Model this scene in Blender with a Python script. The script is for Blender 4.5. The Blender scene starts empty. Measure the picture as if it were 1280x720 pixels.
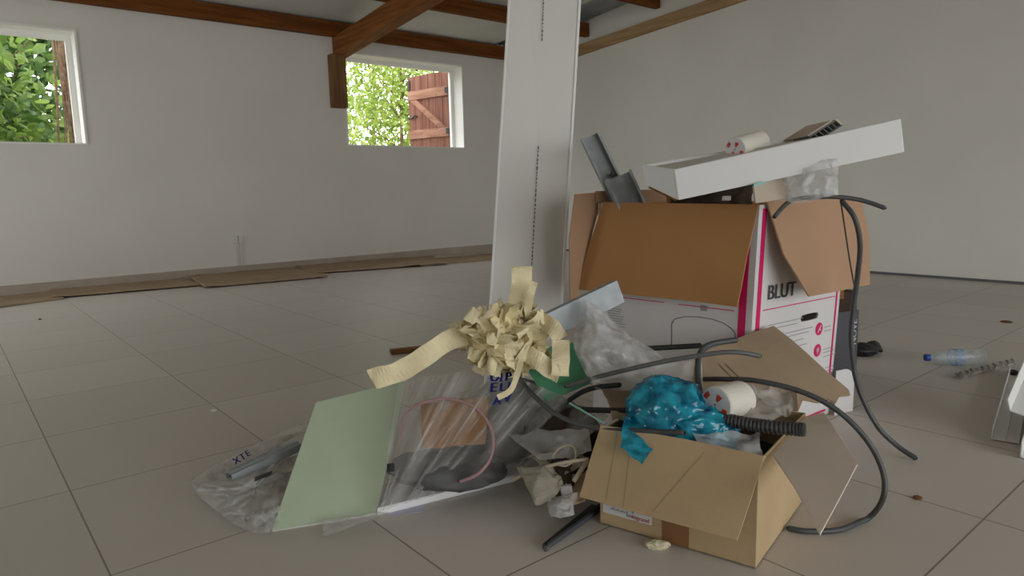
import bpy, bmesh, math, random
from mathutils import Vector, Matrix, noise

random.seed(7)
V = Vector
C = bpy.context.scene.collection
S = bpy.context.scene

# ------------------------------------------------------------------ survey of the place
# world: +x along the back wall, +y towards the back wall, z up, eye 0.85 m above the floor
F_PX, YAW, PITCH, ROLL, EYE = 859.29, 0.6932, 0.1409, 0.0234, 0.85
def _cam_axes():
    cy, sy = math.cos(YAW), math.sin(YAW)
    fwd = V((sy*math.cos(PITCH), cy*math.cos(PITCH), -math.sin(PITCH)))
    right = V((cy, -sy, 0)); down = fwd.cross(right)
    cr, sr = math.cos(ROLL), math.sin(ROLL)
    return cr*right + sr*down, -sr*right + cr*down, fwd
CR, CD, CF = _cam_axes()
O = V((0, 0, EYE))
def ray(x, y): return CR*((x-640)/F_PX) + CD*((y-360)/F_PX) + CF
def G(x, y, z=0.0):                     # sight line meets height z
    d = ray(x, y); return O + d*((z-EYE)/d.z)
def A(x, y, D): return O + ray(x, y)*D  # point at distance D along the view axis
def OY(x, y, Y): d = ray(x, y); return O + d*(Y/d.y)
def OX(x, y, X): d = ray(x, y); return O + d*(X/d.x)
def PL(x, y, p, n): d = ray(x, y); return O + d*(((p-O).dot(n))/d.dot(n))

# ------------------------------------------------------------------ materials
def nodes(name):
    m = bpy.data.materials.new(name); m.use_nodes = True
    nt = m.node_tree; return m, nt, nt.nodes['Principled BSDF'], nt.nodes['Material Output']
def rgb(r, g, b):                        # sRGB 0-255 -> linear
    f = lambda c: (c/255/12.92) if c <= 10 else ((c/255+.055)/1.055)**2.4
    return (f(r), f(g), f(b), 1)
def mat(name, col, rough=.6, spec=.3, scale=0, amt=.15, bump=0, bscale=None, metal=0, stretch=(1,1,1), detail=4):
    m, nt, b, out = nodes(name)
    b.inputs['Base Color'].default_value = col
    b.inputs['Roughness'].default_value = rough
    b.inputs['Specular IOR Level'].default_value = spec
    b.inputs['Metallic'].default_value = metal
    if scale or bump:
        tc = nt.nodes.new('ShaderNodeTexCoord'); mp = nt.nodes.new('ShaderNodeMapping')
        mp.inputs['Scale'].default_value = stretch
        nt.links.new(tc.outputs['Object'], mp.inputs['Vector'])
    if scale:
        n = nt.nodes.new('ShaderNodeTexNoise'); n.inputs['Scale'].default_value = scale; n.inputs['Detail'].default_value = detail
        nt.links.new(mp.outputs[0], n.inputs['Vector'])
        r = nt.nodes.new('ShaderNodeValToRGB')
        r.color_ramp.elements[0].position = .3; r.color_ramp.elements[1].position = .7
        lo = tuple(c*(1-amt) for c in col[:3])+(1,); hi = tuple(min(1, c*(1+amt)) for c in col[:3])+(1,)
        r.color_ramp.elements[0].color = lo; r.color_ramp.elements[1].color = hi
        nt.links.new(n.outputs['Fac'], r.inputs['Fac']); nt.links.new(r.outputs[0], b.inputs['Base Color'])
    if bump:
        n2 = nt.nodes.new('ShaderNodeTexNoise'); n2.inputs['Scale'].default_value = bscale or scale*4; n2.inputs['Detail'].default_value = 5
        nt.links.new(mp.outputs[0], n2.inputs['Vector'])
        bp = nt.nodes.new('ShaderNodeBump'); bp.inputs['Strength'].default_value = bump; bp.inputs['Distance'].default_value = .01
        nt.links.new(n2.outputs['Fac'], bp.inputs['Height']); nt.links.new(bp.outputs[0], b.inputs['Normal'])
    return m
def film(name, col=(.8,.8,.8,1), veil=.25, rough=.18, scale=14, var=.25, tint=(1,1,1,1), bump=.4):
    """thin plastic film: mostly clear, with a milky glossy share that varies over the creases"""
    m, nt, b, out = nodes(name)
    b.inputs['Base Color'].default_value = col; b.inputs['Roughness'].default_value = rough
    b.inputs['Specular IOR Level'].default_value = .6
    tc = nt.nodes.new('ShaderNodeTexCoord')
    n = nt.nodes.new('ShaderNodeTexNoise'); n.inputs['Scale'].default_value = scale; n.inputs['Detail'].default_value = 4
    nt.links.new(tc.outputs['Object'], n.inputs['Vector'])
    mr = nt.nodes.new('ShaderNodeMapRange'); mr.inputs['From Min'].default_value = .3; mr.inputs['From Max'].default_value = .7
    mr.inputs['To Min'].default_value = max(0, veil-var); mr.inputs['To Max'].default_value = min(1, veil+var)
    nt.links.new(n.outputs['Fac'], mr.inputs['Value'])
    bp = nt.nodes.new('ShaderNodeBump'); bp.inputs['Strength'].default_value = bump; bp.inputs['Distance'].default_value = .01
    nt.links.new(n.outputs['Fac'], bp.inputs['Height']); nt.links.new(bp.outputs[0], b.inputs['Normal'])
    t = nt.nodes.new('ShaderNodeBsdfTransparent'); t.inputs['Color'].default_value = tint
    mx = nt.nodes.new('ShaderNodeMixShader')
    nt.links.new(mr.outputs[0], mx.inputs['Fac']); nt.links.new(t.outputs[0], mx.inputs[1]); nt.links.new(b.outputs[0], mx.inputs[2])
    nt.links.new(mx.outputs[0], out.inputs['Surface'])
    return m
def streak_film(name, col, lo, hi, rough=.2, tint=(1,1,1,1)):
    """clear film whose milky share runs in lines along its folds"""
    m, nt, b, out = nodes(name)
    b.inputs['Base Color'].default_value = col; b.inputs['Roughness'].default_value = rough; b.inputs['Specular IOR Level'].default_value = .6
    tc = nt.nodes.new('ShaderNodeTexCoord'); mp = nt.nodes.new('ShaderNodeMapping'); mp.inputs['Scale'].default_value = (17, 1.3, 1)
    nt.links.new(tc.outputs['UV'], mp.inputs['Vector'])
    n = nt.nodes.new('ShaderNodeTexNoise'); n.inputs['Scale'].default_value = 1; n.inputs['Detail'].default_value = 3; n.inputs['Distortion'].default_value = .5
    nt.links.new(mp.outputs[0], n.inputs['Vector'])
    r = nt.nodes.new('ShaderNodeValToRGB'); r.color_ramp.elements[0].position = .40; r.color_ramp.elements[1].position = .68
    r.color_ramp.elements[0].color = (lo,lo,lo,1); r.color_ramp.elements[1].color = (hi,hi,hi,1)
    nt.links.new(n.outputs['Fac'], r.inputs['Fac'])
    bp = nt.nodes.new('ShaderNodeBump'); bp.inputs['Strength'].default_value = .6; bp.inputs['Distance'].default_value = .01
    nt.links.new(n.outputs['Fac'], bp.inputs['Height']); nt.links.new(bp.outputs[0], b.inputs['Normal'])
    t = nt.nodes.new('ShaderNodeBsdfTransparent'); t.inputs['Color'].default_value = tint
    mx = nt.nodes.new('ShaderNodeMixShader')
    nt.links.new(r.outputs[0], mx.inputs['Fac']); nt.links.new(t.outputs[0], mx.inputs[1]); nt.links.new(b.outputs[0], mx.inputs[2])
    nt.links.new(mx.outputs[0], out.inputs['Surface'])
    return m
def set_uv(o, nu, nv):
    """grid parameters as the sheet's UV map"""
    me = o.data; uv = me.uv_layers.new(name='UVMap')
    for l in me.loops:
        i = l.vertex_index; uv.data[l.index].uv = ((i//(nv+1))/nu, (i%(nv+1))/nv)
def leafmat(name, c1, c2):
    m, nt, b, out = nodes(name)
    g = nt.nodes.new('ShaderNodeNewGeometry'); r = nt.nodes.new('ShaderNodeValToRGB')
    r.color_ramp.elements[0].color = c1; r.color_ramp.elements[1].color = c2
    nt.links.new(g.outputs['Random Per Island'], r.inputs['Fac'])
    d = nt.nodes.new('ShaderNodeBsdfPrincipled'); d.inputs['Roughness'].default_value = .45
    nt.links.new(r.outputs[0], d.inputs['Base Color'])
    t = nt.nodes.new('ShaderNodeBsdfTranslucent'); nt.links.new(r.outputs[0], t.inputs['Color'])
    mx = nt.nodes.new('ShaderNodeMixShader'); mx.inputs['Fac'].default_value = .5
    nt.links.new(d.outputs[0], mx.inputs[1]); nt.links.new(t.outputs[0], mx.inputs[2]); nt.links.new(mx.outputs[0], out.inputs['Surface'])
    return m
def tile_mat():
    m, nt, b, out = nodes('floor_tiles')
    tc = nt.nodes.new('ShaderNodeTexCoord'); sp = nt.nodes.new('ShaderNodeSeparateXYZ'); nt.links.new(tc.outputs['Object'], sp.inputs[0])
    def math_(op, a, bb=None):
        n = nt.nodes.new('ShaderNodeMath'); n.operation = op
        for i, x in enumerate((a, bb)):
            if x is None: continue
            if isinstance(x, (int, float)): n.inputs[i].default_value = x
            else: nt.links.new(x, n.inputs[i])
        return n.outputs[0]
    def joint(o, off, s, w):
        t = math_('DIVIDE', math_('SUBTRACT', o, off), s)
        fr = math_('ABSOLUTE', math_('SUBTRACT', math_('FRACT', math_('ADD', t, 50.5)), .5))
        return math_('LESS_THAN', fr, w/s/2), math_('FLOOR', math_('ADD', t, 50))
    jx, ix = joint(sp.outputs['X'], .2195, .5773, .0045); jy, iy = joint(sp.outputs['Y'], .5042, .6099, .0045)
    j = math_('MAXIMUM', jx, jy)
    wn = nt.nodes.new('ShaderNodeTexWhiteNoise'); wn.noise_dimensions = '2D'
    cb = nt.nodes.new('ShaderNodeCombineXYZ'); nt.links.new(ix, cb.inputs[0]); nt.links.new(iy, cb.inputs[1]); nt.links.new(cb.outputs[0], wn.inputs['Vector'])
    n = nt.nodes.new('ShaderNodeTexNoise'); n.inputs['Scale'].default_value = 3.5; n.inputs['Detail'].default_value = 6; nt.links.new(tc.outputs['Object'], n.inputs['Vector'])
    v = math_('ADD', math_('MULTIPLY', n.outputs['Fac'], .6), math_('MULTIPLY', wn.outputs['Value'], .4))
    r = nt.nodes.new('ShaderNodeValToRGB'); r.color_ramp.elements[0].color = (.51,.465,.41,1); r.color_ramp.elements[1].color = (.61,.565,.515,1)
    nt.links.new(v, r.inputs['Fac'])
    mx = nt.nodes.new('ShaderNodeMix'); mx.data_type = 'RGBA'; mx.inputs[7].default_value = (.24,.21,.175,1)
    nt.links.new(j, mx.inputs[0]); nt.links.new(r.outputs[0], mx.inputs[6]); nt.links.new(mx.outputs[2], b.inputs['Base Color'])
    rr = math_('ADD', math_('MULTIPLY', n.outputs['Fac'], .2), .34); nt.links.new(rr, b.inputs['Roughness'])
    b.inputs['Specular IOR Level'].default_value = .35
    bp = nt.nodes.new('ShaderNodeBump'); bp.inputs['Strength'].default_value = .5; bp.inputs['Distance'].default_value = .002; bp.invert = True
    nt.links.new(j, bp.inputs['Height']); nt.links.new(bp.outputs[0], b.inputs['Normal'])
    return m
def wood_mat(name, c1, c2, along='X', rough=.65):
    m, nt, b, out = nodes(name)
    tc = nt.nodes.new('ShaderNodeTexCoord'); mp = nt.nodes.new('ShaderNodeMapping')
    sc = [14, 14, 14]; sc['XYZ'.index(along)] = .9; mp.inputs['Scale'].default_value = sc
    nt.links.new(tc.outputs['Object'], mp.inputs['Vector'])
    n = nt.nodes.new('ShaderNodeTexNoise'); n.inputs['Scale'].default_value = 1.6; n.inputs['Detail'].default_value = 6; n.inputs['Distortion'].default_value = .6
    nt.links.new(mp.outputs[0], n.inputs['Vector'])
    r = nt.nodes.new('ShaderNodeValToRGB'); r.color_ramp.elements[0].position = .32; r.color_ramp.elements[1].position = .68
    r.color_ramp.elements[0].color = c1; r.color_ramp.elements[1].color = c2
    nt.links.new(n.outputs['Fac'], r.inputs['Fac']); nt.links.new(r.outputs[0], b.inputs['Base Color'])
    b.inputs['Roughness'].default_value = rough; b.inputs['Specular IOR Level'].default_value = .1
    return m

M_floor = tile_mat()
M_wall = mat('wall_paint', (.69,.67,.615,1), .85, .15, 1.2, .04, .05, 60)
M_ceil = mat('ceiling_panel', (.62,.62,.58,1), .7, .2, 2, .06)
M_sheet = mat('corrugated_sheet', (.30,.32,.33,1), .5, .4, 8, .15)
M_beam = wood_mat('brown_beam', (.10,.032,.007,1), (.20,.07,.016,1), 'X')
M_rafter = wood_mat('brown_rafter', (.14,.052,.013,1), (.28,.11,.032,1), 'Y')
M_post = wood_mat('brown_post', (.10,.05,.02,1), (.24,.13,.06,1), 'Z')
M_lath = wood_mat('raw_lath', (.27,.17,.08,1), (.45,.30,.16,1), 'Y')
M_base = mat('skirting_tile', (.40,.34,.27,1), .5, .35, 5, .1)
M_white = mat('white_paint', (.78,.77,.73,1), .6, .3, 4, .03)
M_shut = wood_mat('shutter_wood', (.16,.065,.045,1), (.27,.125,.09,1), 'Z')
M_shutb = wood_mat('shutter_batten', (.26,.12,.08,1), (.42,.23,.16,1), 'Y')
M_iron = mat('black_iron', (.02,.02,.02,1), .5, .4)
M_bark = mat('bark', (.20,.13,.09,1), .9, .1, 20, .4)
M_leafA = leafmat('broad_leaves', (.065,.135,.027,1), (.34,.47,.11,1))
M_leafB = leafmat('light_leaves', (.15,.25,.03,1), (.42,.50,.11,1))
M_leafC = leafmat('shade_leaves', (.05,.11,.03,1), (.24,.36,.12,1))
M_ground = mat('earth', (.16,.15,.08,1), .95, .1, 5, .3)
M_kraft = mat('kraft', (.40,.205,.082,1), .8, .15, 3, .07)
M_kraft2 = mat('kraft_lit', (.42,.26,.16,1), .8, .15, 3, .06)  # same kraft, with the lighter tone of light-facing flaps painted in
M_card = mat('box_cardboard', (.47,.345,.20,1), .8, .15, 4, .07, .12, 60)
M_card2 = mat('old_cardboard', (.36,.27,.18,1), .85, .12, 5, .12, .2, 40)
M_cardfloor = mat('flat_cardboard', (.36,.265,.175,1), .85, .12, 3, .12, .2, 30)
M_boxw = mat('white_printed_card', (.64,.62,.61,1), .55, .3, 3, .03)
M_pink = mat('magenta_ink', (.62,.012,.12,1), .5, .3)
M_ink = mat('grey_ink', (.12,.12,.13,1), .6, .2)
M_inkl = mat('pale_ink', (.30,.30,.32,1), .6, .2)
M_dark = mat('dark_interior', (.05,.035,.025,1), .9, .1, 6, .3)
M_zinc = mat('galvanised', (.31,.335,.345,1), .5, .4, 30, .12, metal=.2)
M_block = mat('white_casing', (.74,.74,.73,1), .5, .35, 3, .03)
M_panel = mat('lacquered_panel', (.70,.68,.645,1), .5, .35, 2, .025)
M_panele = mat('panel_edge', (.86,.86,.85,1), .45, .4)
M_tapew = mat('white_tape', (.70,.66,.58,1), .6, .3, 6, .05)
M_red = mat('red_print', (.60,.05,.03,1), .5, .3)
M_green = mat('green_sheet', (.085,.29,.16,1), .4, .4, 6, .1)
M_gboard = mat('green_paper_board', (.46,.54,.39,1), .8, .15, 8, .03)
M_gyp = mat('gypsum_edge', (.72,.72,.70,1), .9, .1, 40, .06)
M_mask = mat('masking_tape', (.74,.65,.41,1), .6, .3, 11, .16, .35, 60)
M_streak = streak_film('folded_film', (.50,.49,.47,1), .14, .52)
M_film = film('clear_film', (.62,.62,.62,1), .26, .2, 16, .16)
M_film2 = film('bag_film', (.58,.575,.57,1), .46, .2, 12, .22)
M_filmb = film('crinkled_bag', (.55,.545,.54,1), .60, .16, 22, .26, bump=.8)
M_filmm = film('milky_film', (.58,.57,.55,1), .50, .25, 8, .16)
M_blue = film('blue_film', (.004,.20,.33,1), .74, .12, 22, .22, (.12,.66,.84,1), 1.0)
_nt = M_blue.node_tree; _b = _nt.nodes['Principled BSDF']
_n = _nt.nodes.new('ShaderNodeTexNoise'); _n.inputs['Scale'].default_value = 26; _n.inputs['Detail'].default_value = 3
_tc = _nt.nodes.new('ShaderNodeTexCoord'); _nt.links.new(_tc.outputs['Object'], _n.inputs['Vector'])
_r = _nt.nodes.new('ShaderNodeValToRGB'); _r.color_ramp.elements[0].position = .35; _r.color_ramp.elements[1].position = .66
_r.color_ramp.elements[0].color = (.002,.10,.20,1); _r.color_ramp.elements[1].color = (.02,.40,.54,1)
_nt.links.new(_n.outputs['Fac'], _r.inputs['Fac']); _nt.links.new(_r.outputs[0], _b.inputs['Base Color'])
_v = _nt.nodes.new('ShaderNodeTexVoronoi'); _v.inputs['Scale'].default_value = 38; _v.feature = 'SMOOTH_F1'; _nt.links.new(_tc.outputs['Object'], _v.inputs['Vector'])
_bp = _nt.nodes.new('ShaderNodeBump'); _bp.inputs['Strength'].default_value = .8; _bp.inputs['Distance'].default_value = .012
_nt.links.new(_v.outputs['Distance'], _bp.inputs['Height']); _nt.links.new(_bp.outputs[0], _b.inputs['Normal'])
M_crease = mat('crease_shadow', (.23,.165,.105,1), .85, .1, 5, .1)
M_cable = mat('grey_cable', (.062,.066,.066,1), .45, .4, 20, .12)
M_cablel = mat('pale_cable', (.12,.125,.12,1), .45, .4, 20, .12)
M_black = mat('black_rubber', (.018,.018,.018,1), .5, .4, 20, .2)
M_conduit = mat('conduit_plastic', (.06,.06,.06,1), .45, .4)
M_hose = mat('pink_hose', (.40,.23,.24,1), .45, .4)
M_wire = mat('beige_wire', (.50,.42,.32,1), .6, .3)
M_scrap = mat('dusty_paper', (.31,.28,.22,1), .8, .15, 18, .12, .3, 50)
M_print = mat('blue_print', (.015,.02,.20,1), .5, .3)
M_slab = mat('white_slab', (.74,.74,.73,1), .7, .2, 5, .04)
M_lilac = mat('lilac_paper', (.55,.53,.66,1), .7, .2, 5, .04)
M_stick = wood_mat('brown_stick', (.16,.075,.025,1), (.30,.15,.06,1), 'X')
M_label = mat('label_paper', (.66,.66,.67,1), .6, .25, 5, .03)
M_tapeb = mat('brown_tape', (.24,.115,.045,1), .35, .5, 4, .06)
M_foam = mat('cream_foam', (.62,.56,.38,1), .9, .1, 40, .15, .5, 60)
M_pet = film('clear_bottle', (.60,.64,.66,1), .20, .08, 30, .12, (.92,.96,.97,1))
M_bcap = mat('blue_cap', (.012,.06,.32,1), .4, .4)
M_blab = film('bottle_label', (.22,.33,.56,1), .5, .3, 40, .4)
M_carton = mat('dark_grey_carton', (.075,.073,.085,1), .5, .35, 5, .06)
M_pvc = mat('white_profile', (.74,.74,.71,1), .45, .4, 4, .04)
M_teal = mat('teal_strip', (.22,.46,.42,1), .3, .5)
M_pinkb = mat('pink_board', (.50,.42,.34,1), .8, .15, 10, .06)
M_brownspot = mat('rust_chip', (.16,.07,.03,1), .8, .2, 30, .2)
M_plate = mat('socket_white', (.64,.63,.585,1), .6, .3)

# ------------------------------------------------------------------ mesh collector
class MB:
    def __init__(s): s.v = []; s.f = []
    def add(s, vs, fs):
        o = len(s.v); s.v += [V(p) for p in vs]; s.f += [tuple(i+o for i in f) for f in fs]; return s
    def box8(s, p):                       # p[0:4] one face in order, p[4:8] the opposite one
        return s.add(p, [(3,2,1,0),(4,5,6,7),(0,1,5,4),(1,2,6,5),(2,3,7,6),(3,0,4,7)])
    def box(s, lo, hi):
        a, b = lo, hi
        return s.box8([(a[0],a[1],a[2]),(b[0],a[1],a[2]),(b[0],b[1],a[2]),(a[0],b[1],a[2]),(a[0],a[1],b[2]),(b[0],a[1],b[2]),(b[0],b[1],b[2]),(a[0],b[1],b[2])])
    def obox(s, o, ex, ey, ez):
        o, ex, ey, ez = V(o), V(ex), V(ey), V(ez)
        return s.box8([o, o+ex, o+ex+ey, o+ey, o+ez, o+ex+ez, o+ex+ey+ez, o+ey+ez])
    def prism(s, poly, off):
        off = V(off); n = len(poly); a = [V(p) for p in poly]
        return s.add(a+[p+off for p in a], [tuple(range(n-1,-1,-1)), tuple(range(n, 2*n))]+[(i,(i+1)%n,n+(i+1)%n,n+i) for i in range(n)])
    def grid(s, fn, nu, nv, close=False):
        vs = [fn(i/nu, j/nv) for i in range(nu+1) for j in range(nv+1)]
        w = nv+1
        return s.add(vs, [(i*w+j,(i+1)*w+j,(i+1)*w+j+1,i*w+j+1) for i in range(nu) for j in range(nv)])
    def tube(s, pts, r, n=10, caps=True):
        pts = [V(p) for p in pts]; rs = r if isinstance(r, (list, tuple)) else [r]*len(pts)
        up = None; rings = []
        for i, p in enumerate(pts):
            t = (pts[min(i+1, len(pts)-1)]-pts[max(i-1, 0)]).normalized()
            if up is None:
                up = V((0,0,1)) if abs(t.z) < .9 else V((1,0,0))
            a = (up-t*up.dot(t)).normalized(); up = a; b = t.cross(a)
            rings.append([p+(a*math.cos(k*2*math.pi/n)+b*math.sin(k*2*math.pi/n))*rs[i] for k in range(n)])
        o = len(s.v)
        for rg in rings: s.v += rg
        for i in range(len(pts)-1):
            for k in range(n):
                s.f.append((o+i*n+k, o+i*n+(k+1)%n, o+(i+1)*n+(k+1)%n, o+(i+1)*n+k))
        if caps:
            s.f.append(tuple(o+k for k in range(n-1,-1,-1))); s.f.append(tuple(o+(len(pts)-1)*n+k for k in range(n)))
        return s
    def ribbon(s, pts, dirs, w):
        pts = [V(p) for p in pts]; vs = []
        ws = w if isinstance(w, (list, tuple)) else [w]*len(pts)
        for p, d, ww in zip(pts, dirs, ws): vs += [p-d*ww/2, p+d*ww*.02, p+d*ww/2]
        fs = []
        for i in range(len(pts)-1):
            a = 3*i; fs += [(a,a+1,a+4,a+3),(a+1,a+2,a+5,a+4)]
        return s.add(vs, fs)
    def build(s, name, m, parent=None, smooth=False, thick=0, bevel=0, sub=0, label=None, at_origin=False):
        org = V((0,0,0))
        if at_origin: pass
        elif parent is not None:
            q = parent
            while q is not None: org += q.location; q = q.parent
        else:
            lo = V((min(p.x for p in s.v), min(p.y for p in s.v), min(p.z for p in s.v)))
            hi = V((max(p.x for p in s.v), max(p.y for p in s.v), max(p.z for p in s.v)))
            org = V(((lo.x+hi.x)/2, (lo.y+hi.y)/2, lo.z))
        me = bpy.data.meshes.new(name)
        me.from_pydata([tuple(p-org) for p in s.v], [], s.f); me.validate(); me.update()
        bm = bmesh.new(); bm.from_mesh(me)
        bmesh.ops.recalc_face_normals(bm, faces=bm.faces); bm.to_mesh(me); bm.free()
        if smooth:
            for p in me.polygons: p.use_smooth = True
        me.materials.append(m)
        o = bpy.data.objects.new(name, me); C.objects.link(o)
        if parent is not None: o.parent = parent
        else: o.location = org
        if sub:
            d = o.modifiers.new('sub', 'SUBSURF'); d.levels = sub; d.render_levels = sub
        if thick:
            d = o.modifiers.new('thick', 'SOLIDIFY'); d.thickness = thick; d.offset = 0
        if bevel:
            d = o.modifiers.new('bevel', 'BEVEL'); d.width = bevel; d.segments = 2; d.limit_method = 'ANGLE'
        if label: o['label'] = label
        return o

def thing(name, label, cat, loc, group=None):
    o = bpy.data.objects.new(name, None); C.objects.link(o); o.location = V(loc); o.empty_display_size = .05
    return tag(o, label, cat, group)
def tag(o, label, cat, group=None):
    o['label'] = label; o['category'] = cat
    if group: o['group'] = group
    return o
def struct(o): o['kind'] = 'structure'; return o
def curve(pts, n=10):                      # Catmull-Rom
    pts = [V(p) for p in pts]; out = []
    for i in range(len(pts)-1):
        p0 = pts[max(i-1,0)]; p1 = pts[i]; p2 = pts[i+1]; p3 = pts[min(i+2, len(pts)-1)]
        for k in range(n):
            t = k/n
            out.append(.5*((2*p1)+(p2-p0)*t+(2*p0-5*p1+4*p2-p3)*t*t+(3*p1-p0-3*p2+p3)*t**3))
    out.append(pts[-1]); return out
def nz(p, sc, seed=0): return noise.noise(V(p)*sc+V((seed*7.3, seed*3.1, seed*1.7)))
def nv(p, sc, seed=0): return V((nz(p,sc,seed), nz(p,sc,seed+11), nz(p,sc,seed+23)))
_tcache = {}
def text(body, size=1.0):
    """glyph outlines of a short word as (verts2d, faces)"""
    if body not in _tcache:
        cu = bpy.data.curves.new('glyphs', 'FONT'); cu.body = body; cu.size = 1
        ob = bpy.data.objects.new('glyphs', cu); C.objects.link(ob)
        dg = bpy.context.evaluated_depsgraph_get()
        me = bpy.data.meshes.new_from_object(ob.evaluated_get(dg))
        _tcache[body] = ([(v.co.x, v.co.y) for v in me.vertices], [tuple(p.vertices) for p in me.polygons])
        bpy.data.objects.remove(ob); bpy.data.curves.remove(cu); bpy.data.meshes.remove(me)
    return _tcache[body]
def put_text(mb, body, o, ux, uy, size, bold=0):
    vs, fs = text(body)
    for dx in ((0,) if not bold else (-bold, 0, bold)):
        mb.add([V(o)+V(ux)*((x+dx)*size)+V(uy)*(y*size) for x, y in vs], fs)
    return mb

# ================================================================== SETTING
YB, XR, XL, YF = 7.7176, 6.70, -3.2, -4.6
def ceil_z(y): return 2.835+.1*(7.7-y)
struct(MB().box((XL-.3,YF-.3,-.12),(XR+.3,YB+.28,0)).build('floor', M_floor, at_origin=True))

def wall_with_holes(name, axis, pos, thick, lo, hi, holes, zt):
    """axis 'y': wall in the xz plane at y=pos..pos+thick; 'x': in the yz plane. holes: (a0,a1,z0,z1)"""
    cuts = sorted({lo, hi, *[h[0] for h in holes], *[h[1] for h in holes]})
    mb = MB()
    for a, b in zip(cuts, cuts[1:]):
        zs = [(0, None)]
        col = [h for h in holes if h[0] <= a+1e-6 and h[1] >= b-1e-6]
        segs = []
        z = 0
        for h in sorted(col, key=lambda h: h[2]):
            if h[2] > z+1e-6: segs.append((z, h[2]))
            z = h[3]
        segs.append((z, None))
        for z0, z1 in segs:
            ta = z1 if z1 is not None else (zt(a) if callable(zt) else zt); tb = z1 if z1 is not None else (zt(b) if callable(zt) else zt)
            q0, q1 = min(pos, pos+thick), max(pos, pos+thick)
            if axis == 'y': p = [(a,q0,z0),(b,q0,z0),(b,q1,z0),(a,q1,z0),(a,q0,ta),(b,q0,tb),(b,q1,tb),(a,q1,ta)]
            else: p = [(q0,a,z0),(q1,a,z0),(q1,b,z0),(q0,b,z0),(q0,a,ta),(q1,a,ta),(q1,b,tb),(q0,b,tb)]
            mb.box8(p)
    return struct(mb.build(name, M_wall))
W1 = (-.55, 1.194, 1.37, 2.426); W2 = (3.893, 5.632, 1.424, 2.522)
wall_with_holes('wall_back', 'y', YB, .26, XL-.25, XR+.25, [W1, W2], ceil_z(YB)+.25)
FRONT = (-1.7, 5.1, 0.0, 2.6)
wall_with_holes('wall_right', 'x', XR, .25, YF-.25, YB+.26, [], lambda y: ceil_z(y)+.25)
wall_with_holes('wall_left', 'x', XL, -.25, YF-.25, YB+.26, [(4.4,7.0,.6,2.3)], lambda y: ceil_z(y)+.25)
wall_with_holes('wall_front', 'y', YF, -.25, XL-.25, XR+.25, [FRONT], ceil_z(YF)+.25)

def liner(name, h, depth=.26):
    """white painted reveal of an opening in the back wall, standing 12 mm proud of the plaster"""
    x0, x1, z0, z1 = h; t = .018; y0, y1 = YB-.012, YB+depth
    root = MB().box((x0,y0,z1-t),(x1,y1,z1)).box((x0,y0,z0),(x1,y1,z0+t)).box((x1-t,y0,z0+t),(x1,y1,z1-t)).box((x0,y0,z0+t),(x0+t,y1,z1-t)).build(name, M_white)
    struct(root)
    # narrow outer frame of the opening
    t2 = .05; ya, yb = YB+depth-.07, YB+depth-.02
    MB().box((x0+t,ya,z1-t-t2),(x1-t,yb,z1-t)).box((x1-t-t2,ya,z0+t),(x1-t,yb,z1-t-t2)).box((x0+t,ya,z0+t),(x0+t+t2,yb,z1-t-t2)).build('frame', M_white, root)
    return root
liner('window_1', W1); liner('window_2', W2)

# ceiling: flat panels on the slope, with a bare corrugated strip along the right wall
mb = MB(); xe = 6.15
mb.box8([(XL-.25,YF-.25,ceil_z(YF-.25)),(xe,YF-.25,ceil_z(YF-.25)),(xe,YB+.26,ceil_z(YB+.26)),(XL-.25,YB+.26,ceil_z(YB+.26)),
         (XL-.25,YF-.25,ceil_z(YF-.25)+.06),(xe,YF-.25,ceil_z(YF-.25)+.06),(xe,YB+.26,ceil_z(YB+.26)+.06),(XL-.25,YB+.26,ceil_z(YB+.26)+.06)])
struct(mb.build('ceiling', M_ceil))
def corr(u, v):
    x = xe-.02+u*(XR+.27-xe); y = YF-.25+v*(YB+.5-YF)
    return V((x, y, ceil_z(y)+.03+.012*math.sin(x*2*math.pi/.076)))
struct(MB().grid(corr, 72, 4).build('ceiling_sheet', M_sheet, smooth=True, thick=.004))

def purlin(Y, h=.165, w=.075):
    z = 2.66+.1*(7.65-Y)
    return struct(MB().box((XL-.1,Y-w/2,z),(XR-.01,Y+w/2,z+h)).build('roof_beam', M_beam, bevel=.004))
for Y in (7.655, 6.42, 5.29, 4.1, 2.9, 1.7, .5, -.7, -1.9, -3.1, -4.3): purlin(Y)
mb = MB(); x0, x1 = 3.77, 3.93
def rz(y): return 2.44+.1*(7.7-y)
ya, yb = YB-.001, YF+.02
mb.box8([(x0,yb,rz(yb)),(x1,yb,rz(yb)),(x1,ya,rz(ya)),(x0,ya,rz(ya)),(x0,yb,rz(yb)+.218),(x1,yb,rz(yb)+.218),(x1,ya,rz(ya)+.218),(x0,ya,rz(ya)+.218)])
struct(mb.build('rafter_beam', M_rafter, bevel=.005))
struct(MB().box((3.70,YB-.115,1.86),(3.875,YB-.001,2.46)).build('post_beam', M_post, bevel=.005))
# raw batten along the top of the right wall
mb = MB(); lz = lambda y: 2.571+.0709*(6.562-y)
ya, yb = YB-.002, YF+.02
mb.box8([(XR-.05,yb,lz(yb)),(XR-.001,yb,lz(yb)),(XR-.001,ya,lz(ya)),(XR-.05,ya,lz(ya)),(XR-.05,yb,lz(yb)+.13),(XR-.001,yb,lz(yb)+.13),(XR-.001,ya,lz(ya)+.13),(XR-.05,ya,lz(ya)+.13)])
struct(mb.build('trim_1', M_lath))
struct(MB().box((XL,YB-.011,0),(XR-.06,YB-.001,.1)).build('baseboard_back', M_base))
struct(MB().box((XR-.008,YF+.02,.0),(XR-.001,YB-.02,.022)).build('base_gap_right', M_ink))  # dark strip put in for the shaded gap line at the wall's foot

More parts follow.
